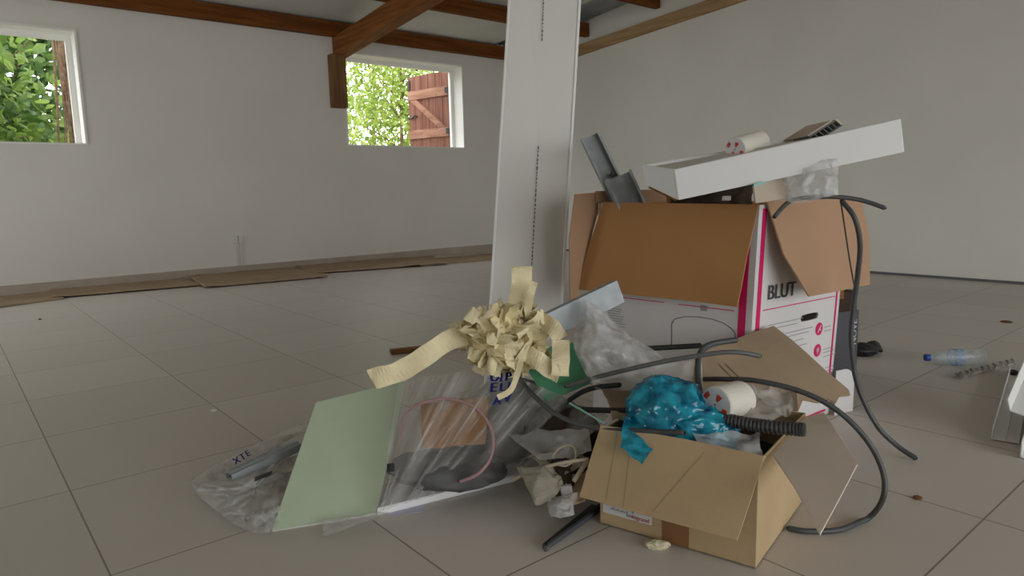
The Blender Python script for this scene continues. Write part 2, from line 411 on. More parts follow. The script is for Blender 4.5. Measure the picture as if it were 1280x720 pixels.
# outside
struct(MB().box((-12,YB+.3,-.3),(18,26,-.15)).build('ground', M_ground))
struct(MB().box((-12,-16,-.3),(XR+.3,YF-.32,-.15)).build('ground', mat('front_paving', (.42,.40,.36,1), .9, .1, 4, .15)))
struct(MB().box((XR+.31,-14,-.3),(22,YB+.29,-.15)).build('ground', mat('paving', (.42,.40,.36,1), .9, .1, 4, .15)))

# ---------------------------------------------------------------- foliage outside
def leaves(mb, c, rad, n, size, seed, clump=.35):
    rnd = random.Random(seed)
    cl = []
    while len(cl) < max(6, n//28):
        p = V((rnd.uniform(-1,1), rnd.uniform(-1,1), rnd.uniform(-1,1)))
        if p.length < 1: cl.append(V((p.x*rad[0], p.y*rad[1], p.z*rad[2])))
    for i in range(n):
        q = rnd.choice(cl)+V((rnd.gauss(0,1), rnd.gauss(0,1), rnd.gauss(0,1)))*clump*.5
        p = V(c)+q
        d = V((rnd.gauss(0,.6), rnd.gauss(0,.6), rnd.uniform(-1,.35))).normalized()
        nn = V((rnd.gauss(0,.5), rnd.gauss(-.5,.5), rnd.uniform(.2,1)))
        s_ = d.cross(nn).normalized(); nn = s_.cross(d)
        L = size*rnd.uniform(.65,1.25); w = L*rnd.uniform(.2,.3)
        mb.add([p, p+d*L*.3+s_*w-nn*L*.03, p+d*L*.65+s_*w*.8-nn*L*.06, p+d*L-nn*L*.16, p+d*L*.65-s_*w*.8-nn*L*.06, p+d*L*.3-s_*w-nn*L*.03, p+d*L*.35+nn*L*.05, p+d*L*.68+nn*L*.03],
               [(0,1,6),(1,2,7,6),(2,3,7),(3,4,7),(4,5,6,7),(5,0,6)])
def branches(mb, base, top, n, r, spread, seed):
    rnd = random.Random(seed)
    mb.tube(curve([base, V(base).lerp(V(top),.35)+V((rnd.uniform(-.08,.08),0,0)), V(base).lerp(V(top),.7)+V((rnd.uniform(-.1,.1),0,0)), top], 6), [r*(1-.7*i/18) for i in range(19)], 8)
    for i in range(n):
        t = rnd.uniform(.2,.95); p = V(base).lerp(V(top), t)
        d = V((rnd.uniform(-1,1), rnd.uniform(-1,1), rnd.uniform(.3,1.2)))*spread
        mb.tube(curve([p, p+d*.5+V((0,0,.05)), p+d], 5), [r*.45*(1-.8*k/10) for k in range(11)], 6)
def tree(name, label, cat, base, h, r, rad, n, size, lm, seed, nb=10, cz=.62):
    t = thing(name, label, cat, base, 'greenery outside the windows')
    b = MB(); branches(b, V(base)-V((0,0,.02)), V(base)+V((.1,0,h*.95)), nb, r, .7, seed); b.build('trunk', M_bark, t, smooth=True)
    l = MB(); leaves(l, V(base)+V((0,0,h*cz)), rad, n, size, seed); l.build('foliage', lm, t)
    return t
tree('broadleaf_shrub', 'tall shrub of big glossy leaves close outside the window without a shutter', 'shrub', (.42,9.3,-.15), 3.0, .035, (.85,.38,1.35), 1500, .17, M_leafA, 3)
tree('hedge_tree', 'darker leafy tree behind the big-leaved shrub', 'tree', (.9,11.2,-.15), 4.2, .06, (1.9,.9,2.1), 6500, .19, M_leafC, 5, 14)
t = thing('vine_trunk', 'brown tree trunk wrapped in hanging vines at the edge of the shrub', 'tree', (1.27,8.75,-.15), 'greenery outside the windows')
b = MB(); b.tube(curve([(1.27,8.75,-.2),(1.30,8.75,1.2),(1.25,8.75,2.2),(1.35,8.8,3.6)],8), .085, 10); b.build('trunk', M_bark, t, smooth=True)
for i in range(7):
    rnd = random.Random(40+i); x = 1.27+rnd.uniform(-.17,.17)
    v = MB().tube(curve([(x,8.64+rnd.uniform(-.05,.05),-.2),(x+rnd.uniform(-.08,.08),8.63,1),(x+rnd.uniform(-.1,.1),8.63,2),(x+rnd.uniform(-.1,.1),8.66,3.3)],6), .012, 6); v.build('vine', M_bark, t, smooth=True)
tree('young_maple', 'light green airy tree filling the gap beside the open shutter', 'tree', (6.4,10.7,-.15), 4.4, .045, (1.25,.5,1.5), 3800, .11, M_leafB, 11, 16, .55)
tree('young_maple', 'paler light green tree farther back behind the airy one', 'tree', (7.6,13.9,-.15), 5.4, .05, (2.2,.8,2.4), 4500, .13, M_leafB, 17, 16, .52)

# ---------------------------------------------------------------- shutter, swung out from the shuttered window
hx, hy = 5.60, YB+.27
ud = V((-.16,.987,0)); nd = V((.987,.16,0))         # along the leaf, and its thickness
sh = thing('window_shutter', 'brown wooden shutter with a diagonal brace, swung open outside the window', 'shutter', (hx,hy,1.40))
def leafpt(u, z): return V((hx,hy,0))+ud*u+V((0,0,z))
nb = 6; wl = .86
for i in range(nb):
    MB().obox(leafpt(i*wl/nb+.003, 1.38), ud*(wl/nb-.006), nd*.025, V((0,0,1.12))).build('board', M_shut, sh, bevel=.003)
fr = -nd*.026
for z in (1.62, 2.17): MB().obox(leafpt(.02, z), ud*(wl-.04), fr, V((0,0,.125))).build('batten', M_shutb, sh, bevel=.003)
MB().prism([leafpt(.08,1.75), leafpt(.22,1.75), leafpt(.80,2.165), leafpt(.66,2.165)], fr).build('brace', M_shutb, sh)
for z in (1.66, 2.21): MB().obox(leafpt(.0, z-.01)+fr, ud*.06, fr*.3, V((0,0,.075))).build('hinge', M_iron, sh)
for z in (1.40, 2.32): MB().obox(leafpt(.80, z)+fr*.05, ud*.05, fr*.5, V((0,0,.13))).build('strap', M_iron, sh)
MB().tube(curve([leafpt(.86,1.93)+fr*.3, leafpt(.76,1.92)+fr*.8, leafpt(.70,1.95)+fr*1.2, leafpt(.66,1.93)+fr*.8],6), .012, 8).build('latch', M_iron, sh, smooth=True)

# ---------------------------------------------------------------- socket box low on the back wall
p = OY(297,300,YB); t = thing('wall_socket', 'small white double socket box low on the back wall', 'socket', (p.x,YB-.001,p.z-.06))
MB().box((p.x-.06,YB-.022,p.z-.035),(p.x-.004,YB-.001,p.z+.045)).build('socket_plate', M_plate, t, bevel=.004)
MB().box((p.x+.004,YB-.022,p.z-.035),(p.x+.06,YB-.001,p.z+.045)).build('socket_plate', M_plate, t, bevel=.004)
MB().box((p.x-.032,YB-.014,.101),(p.x-.014,YB-.001,p.z-.036)).build('cable_duct', M_plate, t)
MB().box((p.x+.014,YB-.014,.101),(p.x+.032,YB-.001,p.z-.036)).build('cable_duct', M_plate, t)

# ---------------------------------------------------------------- flattened cardboard sheets along the back wall
def flat_sheet(poly, label, lift=.0, th=.012, seed=0, buckle=.02):
    poly = [G(*q) if len(q) == 2 else G(q[0],q[1],q[2]) for q in poly]
    a, b, c, d = poly
    def fn(u, v):
        p = a.lerp(b,u).lerp(d.lerp(c,u), v)
        n = nz(p, 1.7, seed)*.5+nz(p, 5, seed)*.25
        return V((p.x, min(p.y, YB-.03), max(p.z,0)+th/2+.001+lift+max(0,n)*buckle))+V((0,0,0))
    o = MB().grid(fn, 24, 6).build('cardboard_sheet', M_cardfloor, thick=th)
    return tag(o, label, 'cardboard', 'flattened cardboard along the back wall')
flat_sheet([(-30,389),(80,374),(66,362),(-30,373)], 'flat cardboard strip on the floor under the unshuttered window', seed=1)
flat_sheet([(66,374),(250,358),(226,349),(58,358)], 'torn-ended cardboard strip on the floor between two cardboard pieces', .012, seed=2, buckle=.03)
flat_sheet([(256,361),(410,347),(360,337),(226,341,.02)], 'yellower, thicker folded cardboard below the wall socket', .01, .022, seed=3, buckle=.04)
flat_sheet([(392,343),(560,331),(540,323),(360,332,.02)], 'long cardboard strip with a raised end beyond the folded piece', .012, .014, seed=4, buckle=.04)
flat_sheet([(525,333),(622,325),(618,317),(520,326)], 'thin cardboard strip disappearing behind the tall white panel', .0, .01, seed=5, buckle=.02)

# ================================================================== TALL PANEL
Dp = 2.78
pb = G(607,560); 
bl = A(605.5,560,Dp*.985); br_ = A(697,560,Dp*1.0)
bl.z = 0.003; br_.z = 0.003
# plane of the panel leans a little to the right and back
tl = A(638.5,-45,2.86); tr = A(729,-45,2.88)
up_ = ((tl-bl)+(tr-br_))/2; up_.normalize(); acr = (br_-bl).normalized(); nrm = acr.cross(up_).normalized()
if nrm.dot(CF) < 0: nrm = -nrm
pan = thing('wall_panel', 'tall narrow white cladding panel standing upright behind the rubbish heap', 'panel', (bl+br_)/2)
def pp(u, v): return bl.lerp(br_,u).lerp(tl.lerp(tr,u), v)
H_ = 1.28   # continues above the picture
MB().prism([pp(.03,0),pp(.965,0),pp(.965,H_),pp(.03,H_)], nrm*.03).build('face', M_panel, pan)
MB().prism([pp(-.0,0),pp(.03,0),pp(.03,H_),pp(-.0,H_)], nrm*.034-nrm*0).build('edge', M_panele, pan, bevel=.002, label='bright thin tongue edge')
MB().prism([pp(.965,0)-nrm*.006,pp(1.0,0)-nrm*.006,pp(1.0,H_)-nrm*.006,pp(.965,H_)-nrm*.006], nrm*.04).build('edge', M_panele, pan, bevel=.002, label='bright wider rounded edge')
def panel_print(xa, ya, xb, yb, seed):
    rnd = random.Random(seed); mb = MB(); n0 = V((0,0,0))
    p = PL(xa,ya,pp(.5,.5),nrm)-nrm*.002; q = PL(xb,yb,pp(.5,.5),nrm)-nrm*.002
    d = q-p; L = d.length; d.normalize(); s_ = d.cross(nrm).normalized(); x = 0
    while x < L:
        w = rnd.uniform(.006,.016); ww = rnd.uniform(.0028,.005)
        mb.prism([p+d*x-s_*ww/2, p+d*(x+w)-s_*ww/2, p+d*(x+w)+s_*ww/2, p+d*x+s_*ww/2], -nrm*.0006); x += w+rnd.uniform(.003,.008)
    mb.build('printed_line', M_ink, pan, label='fine vertical line of dark print')
panel_print(680.5,-30,677.5,50,1); panel_print(673,183,664.5,335,2)

# ================================================================== BIG BOX
c0 = G(930,560); r0 = G(1036,517); l0 = c0+V((-.10,.995,0))*.62
Dc = (c0-O).dot(CF)
c1 = A(949.5,256,Dc-.115); r1 = A(1061,252,(r0-O).dot(CF)-.115); l1 = A(748,254,(l0-O).dot(CF)-.115)
b0 = l0+(r0-c0); b1 = l1+(r1-c1)
big = thing('appliance_carton', 'big white carton with magenta stripes, open kraft flaps and scrap inside', 'box', ((c0+b0)/2))
th = .006
def slab(mb, a, b, c, d, inward):
    return mb.box8([a,b,c,d,a+inward,b+inward,c+inward,d+inward])
nL = (l0-c0).cross(V((0,0,1))).normalized(); 
if nL.x > 0: nL = -nL                               # outward of the left (long) face
nR = (r0-c0).cross(V((0,0,1))).normalized()
if nR.y > 0: nR = -nR
z0 = V((0,0,.002))
mb = MB()
slab(mb, c0+z0, l0+z0, l1, c1, -nL*th)
slab(mb, r0+z0, b0+z0, b1, r1, nL*th)
slab(mb, l0+z0, b0+z0, b1, l1, nR*th)
slab(mb, c0+z0, r0+z0, b0+z0, l0+z0, V((0,0,th)))
# right face with a hand hole
def bl4(a, b, c, d, u, v): return a.lerp(b,u).lerp(d.lerp(c,u), v)
def FR(u, v, off=0): return bl4(c0+z0, r0+z0, r1, c1, u, v)+nR*off
def FL(u, v, off=0): return bl4(c0+z0, l0+z0, l1, c1, u, v)+nL*off
def uvR(x, y):                                      # face coords of a sight line on the right face
    best = None
    lo = [0,0]; hi = [1,1]; bu = bv = 0; bd = 1e9
    for rep in range(4):
        for i in range(11):
            for j in range(11):
                u = lo[0]+(hi[0]-lo[0])*i/10; v = lo[1]+(hi[1]-lo[1])*j/10
                q = FR(u,v)-O; dd = q.dot(CF); px = 640+q.dot(CR)/dd*F_PX; py = 360+q.dot(CD)/dd*F_PX
                e = (px-x)**2+(py-y)**2
                if e < bd: bd = e; bu, bv = u, v
        w = [(hi[k]-lo[k])*.12 for k in (0,1)]
        lo = [bu-w[0], bv-w[1]]; hi = [bu+w[0], bv+w[1]]
    return bu, bv
def uvL(x, y):
    lo = [0,0]; hi = [1,1]; bu = bv = 0; bd = 1e9
    for rep in range(4):
        for i in range(11):
            for j in range(11):
                u = lo[0]+(hi[0]-lo[0])*i/10; v = lo[1]+(hi[1]-lo[1])*j/10
                q = FL(u,v)-O; dd = q.dot(CF); px = 640+q.dot(CR)/dd*F_PX; py = 360+q.dot(CD)/dd*F_PX
                e = (px-x)**2+(py-y)**2
                if e < bd: bd = e; bu, bv = u, v
        w = [(hi[k]-lo[k])*.12 for k in (0,1)]
        lo = [bu-w[0], bv-w[1]]; hi = [bu+w[0], bv+w[1]]
    return bu, bv
hu, hv = uvR(1012,396); hw, hh = .105, .016
hole = []
for k in range(24):
    a = 2*math.pi*k/24; cx = max(-1, min(1, math.cos(a)*2))*(hw-.03)
    hole.append((hu+cx+.03*math.cos(a), hv+hh*math.sin(a)))
outer = []
for k in range(24):                                 # fan out to a square frame
    a = 2*math.pi*k/24; m_ = max(abs(math.cos(a)), abs(math.sin(a))); outer.append((hu+.2*math.cos(a)/m_, hv+.05*math.sin(a)/m_))
n = len(hole)
for off in (0, -th):
    o_ = [FR(u,v,off) for u,v in outer]; h_ = [FR(u,v,off) for u,v in hole]
    mb.add(o_+h_, [(i,(i+1)%n,n+(i+1)%n,n+i) for i in range(n)])
mb.add([FR(u,v,0) for u,v in hole]+[FR(u,v,-th) for u,v in hole], [(i,(i+1)%n,n+(i+1)%n,n+i) for i in range(n)])
ua, ub, va, vb = hu-.2, hu+.2, hv-.05, hv+.05
for (u0_,u1_,v0_,v1_) in ((0,1,0,va),(0,1,vb,1),(0,ua,va,vb),(ub,1,va,vb)):
    slab(mb, FR(u0_,v0_), FR(u1_,v0_), FR(u1_,v1_), FR(u0_,v1_), -nR*th)
mb.build('box_body', M_boxw, big)
# corners of the frame around the hole
# kraft lining seen at the rim
mb = MB()
for (a,b,i1,i2) in ((l1,b1,nR,None),(r1,b1,nL,None)):
    slab(mb, a-V((0,0,.35))+i1*(th+.001), b-V((0,0,.35))+i1*(th+.001), b+i1*(th+.001), a+i1*(th+.001), i1*.002)
mb.build('inner_lining', M_kraft, big)
# flaps
def poly_on(pts, p, n): return [PL(x,y,p,n) for x,y in pts]
# front-left flap hangs in front of the left face
hingeA, hingeB = c1+nL*.004, l1+nL*.004
lowA = PL(922,384, c1+nL*.075+V((0,0,-.3)), nL); lowB = PL(722,362, c1+nL*.075, nL)
n_ = (lowA-hingeA).cross(hingeB-hingeA).normalized()
fA = [hingeA+V((0,0,.002)), hingeB+V((0,0,.002)), lowB, PL(880,379,lowA.lerp(lowB,.2),n_), lowA, PL(926,374,lowA,n_)]
if n_.dot(nL) < 0: n_ = -n_
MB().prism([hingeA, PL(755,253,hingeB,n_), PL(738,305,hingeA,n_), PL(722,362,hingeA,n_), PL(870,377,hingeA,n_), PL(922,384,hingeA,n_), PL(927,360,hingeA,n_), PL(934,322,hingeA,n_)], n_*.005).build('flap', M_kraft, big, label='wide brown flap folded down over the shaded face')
# right flap
hC, hD = PL(957,252,c1+nR*.004,nR), PL(1075,247,c1+nR*.004,nR)
lo_ = PL(1010,371,c1+nR*.10,nR)
n_ = (hD-hC).cross(lo_-hC).normalized()
if n_.dot(nR) < 0: n_ = -n_
MB().prism([PL(x,y,hC,n_) for x,y in ((957,252),(1015,249),(1075,247),(1085.5,300),(1085.5,356),(1048,364),(1010,371),(978,318))], n_*.005).build('flap', M_kraft2, big, label='brown flap folded out over the lit face, painted lighter for the light on it')
# far-left flap
q0 = l1; nfl = -nR
lo_ = PL(718,380, l1-nR*.04, nR)
MB().prism([PL(x,y,l1-nR*.02,nR) for x,y in ((719,243),(752,240),(751,254),(741,290),(728,345),(722,372),(713,382),(712,300))], -nR*.005).build('flap', M_kraft2, big, label='brown flap standing off the far end')
MB().prism([l1-nR*.012, b1-nR*.012, b1-nR*.012+V((0,0,.05)), l1-nR*.012+V((0,0,.045))], -nR*.005).build('flap', M_kraft2, big)
# print on the lit face
def stripR(mb, u0_, u1_, v0_, v1_): mb.prism([FR(u0_,v0_,.0008),FR(u1_,v0_,.0008),FR(u1_,v1_,.0008),FR(u0_,v1_,.0008)], nR*.0006)
def stripL(mb, u0_, u1_, v0_, v1_): mb.prism([FL(u0_,v0_,.0008),FL(u1_,v0_,.0008),FL(u1_,v1_,.0008),FL(u0_,v1_,.0008)], nL*.0006)
mb = MB(); stripR(mb,.035,.075,.02,.985); mb.build('magenta_stripe', M_pink, big)
mb = MB(); stripR(mb,.945,.965,.04,.985); mb.build('magenta_stripe', M_pink, big)
mb = MB(); stripR(mb,.035,.945,.02,.03); mb.build('magenta_stripe', M_pink, big)
mb = MB(); stripL(mb,.035,.075,.02,.985); mb.build('magenta_stripe', M_pink, big, label='broad magenta stripe near the corner')
ya = uvR(960,387)[1]; mb = MB(); stripR(mb,.1,.93,ya-.002,ya+.002); mb.build('magenta_stripe', M_pink, big, label='hair-thin pink rule')
va2 = uvL(880,384)[1]; mb = MB(); stripL(mb,.1,.43,va2-.002,va2+.002); stripL(mb,.52,.95,va2-.002,va2+.002); mb.build('magenta_stripe', M_pink, big, label='hair-thin pink rule on the shaded face')
uR = (r1-c1).normalized()
o_ = FR(*uvR(958.5,375.0), .0015); size = .078
mb = MB(); put_text(mb, 'BLUT', o_, uR, (FR(0,1)-FR(0,0)).normalized(), size*.88, .045); mb.build('lettering', M_ink, big, label='dark grey capitals half hidden by the flap')
for (cx, cy) in ((1023.5,411),(1021.5,438)):
    u, v = uvR(cx, cy); ctr = FR(u,v,.001); ux = uR; uy = (FR(0,1)-FR(0,0)).normalized()
    ic = MB().prism([ctr+ux*.023*math.cos(k*math.pi/12)+uy*.023*math.sin(k*math.pi/12) for k in range(24)], nR*.0006).build('icon', M_pink, big)
    g = MB(); o2 = ctr+nR*.0012
    if cy < 420:
        g.prism([o2+ux*-.012+uy*-.012, o2+ux*-.007+uy*-.014, o2+ux*.012+uy*.011, o2+ux*.008+uy*.013], nR*.0004)
        g.prism([o2+ux*-.004+uy*.0, o2+ux*.010+uy*-.008, o2+ux*.011+uy*-.003, o2+ux*-.002+uy*.005], nR*.0004)
    else:
        for rr in (.006, .011, .015): 
            for k in range(3): g.prism([o2+uy*(rr-.010)-ux*.009, o2+uy*(rr-.010)+ux*.009, o2+uy*(rr-.007)+ux*.009, o2+uy*(rr-.007)-ux*.009], nR*.0004)
        g.prism([o2-ux*.002-uy*.013, o2+ux*.002-uy*.013, o2+ux*.002+uy*.013, o2-ux*.002+uy*.013], nR*.0004)
    g.build('icon_glyph', M_boxw, ic)
rnd = random.Random(3); mb = MB()
for (x, y, x2) in ((960,407,1003),(962,412,996),(981,417,1015),(984,421,1010),(990,427,1004),(998,432,1008),(1030,409,1038),(1030,414,1038),(1029,437,1041),(1029,441,1042),(1029,446,1044),(1031,460,1041),(1031,464,1042),(1030,470,1040),(1031,476,1040)):
    if (x, y) in ((1030,409), (1029,437), (1031,460)): mb.build('small_print', M_inkl, big); mb = MB()
    u, v = uvR(x,y); u2 = uvR(x2, y-(x2-x)*.17)[0]; stripR(mb, u, max(u2,u+.04), v-.0016, v+.0016)
mb.build('small_print', M_inkl, big)
# outline drawing and small print on the shaded face
mb = MB(); arch = []
for k in range(13):
    t_ = k/12; x = 839+t_*80; y = 430-(34*math.sin(min(1,t_*1.9)*math.pi/2) if t_ < .55 else 34-(t_-.55)**2/.2*30)
    arch.append((x,y))
arch = [(839.5,434),(839.5,405),(843,399),(855,396),(872,396),(890,398.5),(905,404),(915,411),(919,417),(919,423)]
ap = [FL(*uvL(*q), .0012) for q in arch]
for a, b in zip(ap, ap[1:]):
    d = (b-a).normalized(); s_ = d.cross(nL)*.0012; mb.prism([a-s_, b-s_, b+s_, a+s_], nL*.0004)
mb.build('outline_drawing', M_ink, big)
mb = MB()
for k in range(8):
    u, v = uvL(762+k*.8, 385+k*3.1); stripL(mb, u-.09+.01*(k%3), u+.02, v-.0016, v+.0016)
mb.build('small_print', M_inkl, big); mb = MB()
u, v = uvL(880,385); stripL(mb, u-.02, u+.02, v-.012, v+.012)
mb.build('dark_mark', M_inkl, big)

# ---------------------------------------------------------------- scrap in the big box
def channel(p0, p1, side, width, flange, th_=.0022, lip=.008, rib=True):
    """C-shaped light-gauge profile; open side towards `side` x axis"""
    p0, p1 = V(p0), V(p1); d = (p1-p0).normalized(); s_ = (V(side)-d*V(side).dot(d)).normalized(); o_ = d.cross(s_).normalized()
    prof = [(-width/2+lip,flange),(-width/2,flange),(-width/2,0),(-width/6,0),(-width/6+.004,.003),(width/6-.004,.003),(width/6,0),(width/2,0),(width/2,flange),(width/2-lip,flange)]
    if not rib: prof = [q for q in prof if abs(q[0]) > width/4]
    mb = MB(); L = p1-p0
    vs = [p0+s_*a+o_*b for a, b in prof]+[p1+s_*a+o_*b for a, b in prof]; n = len(prof)
    mb.add(vs, [(i,i+1,n+i+1,n+i) for i in range(n-1)]); return mb, d, s_, o_
mb, d, s_, o_ = channel(A(777,256,2.60), A(736,171,2.62), CR, .072, -.030, rib=False)
st = thing('metal_stud', 'galvanised stud poking steeply out of the big carton beside the white panel', 'metal profile', A(777,256,2.60), 'offcut galvanised studs')
mb.build('channel', M_zinc, st, thick=.0016)
pz = A(765,218,2.585)
MB().tube([pz-CF*.008, pz+CF*.004], .009, 12).build('hole_plug', M_iron, st)
mb, d, s_, o_ = channel(A(790,264,2.52), A(771,221,2.53), CR, .098, -.040, rib=False)
st = thing('metal_stud', 'short wide galvanised stud just left of the white casing block', 'metal profile', A(790,264,2.52), 'offcut galvanised studs')
mb.build('channel', M_zinc, st, thick=.0016)
# white casing
f = [A(843,212,2.08), A(1126.5,148,1.98), A(1131,190,1.97), A(848.5,250.5,2.07)]
k_ = [A(802.5,206,2.22), A(1088,158,2.17), A(1092,196,2.16), A(806,230,2.21)]
cas = thing('casing_block', 'long white casing lying tilted across the open top of the big carton', 'casing', f[3])
mb = MB(); wth = .006
fo = [p for p in f]; bo = [p for p in k_]
def lerp4(t): return [a.lerp(b,t) for a, b in zip(fo,bo)]
s1 = lerp4(.05); s2 = lerp4(.95)
MB().box8([fo[0],fo[1],fo[2],fo[3],s1[0],s1[1],s1[2],s1[3]]).build('front_face', M_block, cas, bevel=.003)
MB().box8([s2[0],s2[1],s2[2],s2[3],bo[0],bo[1],bo[2],bo[3]]).build('rear_face', M_block, cas, bevel=.002)
dn = (f[3]-f[0]).normalized()
tp = [p+dn*.010 for p in (s1[0],s1[1],s2[1],s2[0])]
MB().box8(tp+[p+dn*.004 for p in tp]).build('top_panel', mat('dusty_casing', (.55,.52,.46,1), .7, .2, 8, .06), cas, label='dusty greyer top')
MB().box8([s1[3],s1[2],s2[2],s2[3],s1[3]-dn*.006,s1[2]-dn*.006,s2[2]-dn*.006,s2[3]-dn*.006]).build('bottom', M_block, cas)
e_ = (f[1]-f[0]).normalized()
MB().box8([s1[0],s1[3],s2[3],s2[0],s1[0]+e_*.006,s1[3]+e_*.006,s2[3]+e_*.006,s2[0]+e_*.006]).build('end_cap', M_block, cas)
MB().box8([s1[1],s1[2],s2[2],s2[1],s1[1]-e_*.006,s1[2]-e_*.006,s2[2]-e_*.006,s2[1]-e_*.006]).build('end_cap', M_block, cas)

def tape_roll(p0, p1, r, label, core=.55, group='rolls of tape'):
    p0, p1 = V(p0), V(p1); d = (p1-p0).normalized()
    t = thing('tape_roll', label, 'tape', (p0+p1)/2-V((0,0,r)), group)
    a = V((0,0,1))-d*d.z; a.normalize(); b = d.cross(a); n = 32
    mb = MB(); rings = []
    for (p, rr) in ((p0+d*.002,r*.98),(p0+d*.004,r),(p1-d*.004,r),(p1-d*.002,r*.98),(p1,r*.95),(p1,r*core),(p0,r*core),(p0,r*.95)):
        rings.append([p+(a*math.cos(k*2*math.pi/n)+b*math.sin(k*2*math.pi/n))*rr for k in range(n)])
    vs = sum(rings, []); m_ = len(rings)
    mb.add(vs, [(i*n+k, i*n+(k+1)%n, ((i+1)%m_)*n+(k+1)%n, ((i+1)%m_)*n+k) for i in range(m_) for k in range(n)])
    mb.build('tape', M_tapew, t, smooth=False)
    def ring(nm, q0, q1, r0_, r1_, off, mm, par, ka=0, kb=n):
        m2 = MB(); w = kb-ka
        vs = []
        for k in range(ka, kb+1):
            e = a*math.cos(k*2*math.pi/n)+b*math.sin(k*2*math.pi/n); vs += [p0-d*off+e*r0_, p0-d*off+e*r1_]
        m2.add(vs, [(2*i,2*i+1,2*i+3,2*i+2) for i in range(w)]); return m2.build(nm, mm, par, thick=.0006)
    lb = ring('core_label', 0,0, r*.06, r*.93, .0012, M_label, t)
    for ka, ra, rb in ((1,.25,.62), (9,.50,.80), (18,.2,.5), (26,.55,.82)): ring('red_mark', 0,0, r*ra, r*rb, .0024, M_red, lb, ka, ka+3)
    return t
tape_roll(A(919,187,2.11), A(950,178,2.18), .038, 'tape roll with red marks resting on the white casing')
# slotted duct end
o_ = A(1012,170,2.10); L_ = A(1044,150,2.10)-o_; up2 = A(1003,157,2.14)-o_
du = thing('slotted_duct', 'dark slotted duct end sticking up over the casing\'s top edge', 'duct', o_)
dep = CF*.05-CR*.03
wd = (A(1019,176,2.10)-o_)
n = 6; mb = MB()
hgt = wd.normalized()*.028
for i in range(n+1): mb.obox(o_+L_*(i/n)-L_*.012, L_*.03, hgt, dep)
mb.obox(o_, L_, hgt*.14, dep); mb.obox(o_+hgt*.86, L_, hgt*.14, dep); mb.obox(o_+dep*.8, L_, hgt, dep*.2)
mb.build('cell_grid', M_cablel, du)
MB().obox(o_-hgt*.22-L_*.02, L_*.94, hgt*.18, dep*1.5).build('cover', M_pinkb, du)
MB().obox(o_+L_*1.0, L_*.06, hgt*.8, dep*.6).build('end_tab', M_mask, du)

def crumple(name, poly, D, mat_, label, cat, amp=.03, sc=14, seed=0, nu=26, nv_=20, th_=0, group=None, bulge=0, sm=True):
    """a limp sheet spanning a four-sided outline: corners (x, y, distance) in order, with creases"""
    P4 = [A(*q) for q in poly]
    a, b, c, d = P4
    nn = (b-a).cross(d-a).normalized()
    if nn.dot(CF) > 0: nn = -nn
    def fn(u, v):
        p = a.lerp(b,u).lerp(d.lerp(c,u), v)
        k = nz(p, sc, seed); k = (1-abs(k)*2.2); k2 = (1-abs(nz(p, sc*2.3, seed+5))*2)
        w = 4*u*(1-u)*4*v*(1-v)
        q = p+nn*((k*.7+k2*.3)*amp+bulge*math.sqrt(max(w,0)))
        q += (b-a).normalized()*nz(p, sc*.7, seed+3)*amp*.9+(d-a).normalized()*nz(p, sc*.7, seed+8)*amp*.9
        return q
    mb = MB().grid(fn, nu, nv_)
    for p in mb.v: p.z = max(p.z, .003)
    o = mb.build(name, mat_, None, smooth=sm, thick=th_)
    return tag(o, label, cat, group)

crumple('plastic_bag', [(975,222,2.06),(1048,198,2.02),(1050,250,2.0),(985,252,2.03)], 2, M_film2, 'clear plastic bag squeezed under the white casing above the lighter flap', 'plastic bag', .02, 18, 4, bulge=.03)
# plasterboard chip with green edge
p_ = [A(942,232,2.02), A(968,222,2.06), A(984,222,2.07), A(986,248,2.04), A(945,254,2.0)]
t = thing('plasterboard_chip', 'pinkish board chip with a green edge at the corner of the big carton', 'board', p_[4])
MB().prism(p_, CF*.012).build('board', M_pinkb, t)
MB().prism([p_[0]-CF*.001, p_[0]+V((0,0,.004))-CF*.001, p_[1]+V((0,0,.004))-CF*.001, p_[1]-V((0,0,.004))-CF*.001, p_[0]-V((0,0,.005))-CF*.001], -CF*.002).build('green_edge', M_teal, t)
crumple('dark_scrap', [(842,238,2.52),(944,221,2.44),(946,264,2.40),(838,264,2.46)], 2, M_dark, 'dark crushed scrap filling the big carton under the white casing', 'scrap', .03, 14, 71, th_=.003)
# filler scraps below the rim
rnd = random.Random(21)
for (x1,y1,x2,y2,D1,D2,m_,lab) in ((812,235,846,251,2.42,2.36,M_stick,'brown wooden stick pointing out from under the casing\'s cut end'),(836,246,838,266,2.40,2.38,M_stick,'short upright brown stick under the casing\'s cut end')):
    p, q = A(x1,y1,D1), A(x2,y2,D2); d = (q-p).normalized(); s_ = d.cross(V((0,0,1))).normalized()*.009; u_ = s_.cross(d).normalized()*.014
    tag(MB().obox(p, q-p, s_, u_).build('wooden_stick', m_), lab, 'stick', 'brown sticks in the big carton')
crumple('kraft_scrap', [(830,262,2.52),(915,260,2.46),(915,285,2.42),(835,285,2.46)], 2, M_card2, 'brown cardboard scrap lying down inside the big carton behind its wide flap', 'cardboard', .03, 9, 9, th_=.003)
tag(MB().obox(A(905,250,2.18), CR*.022, V((0,0,.013)), CF*.02).build('white_chip', M_block), 'tiny white chip at the rim of the wide brown flap', 'chip')

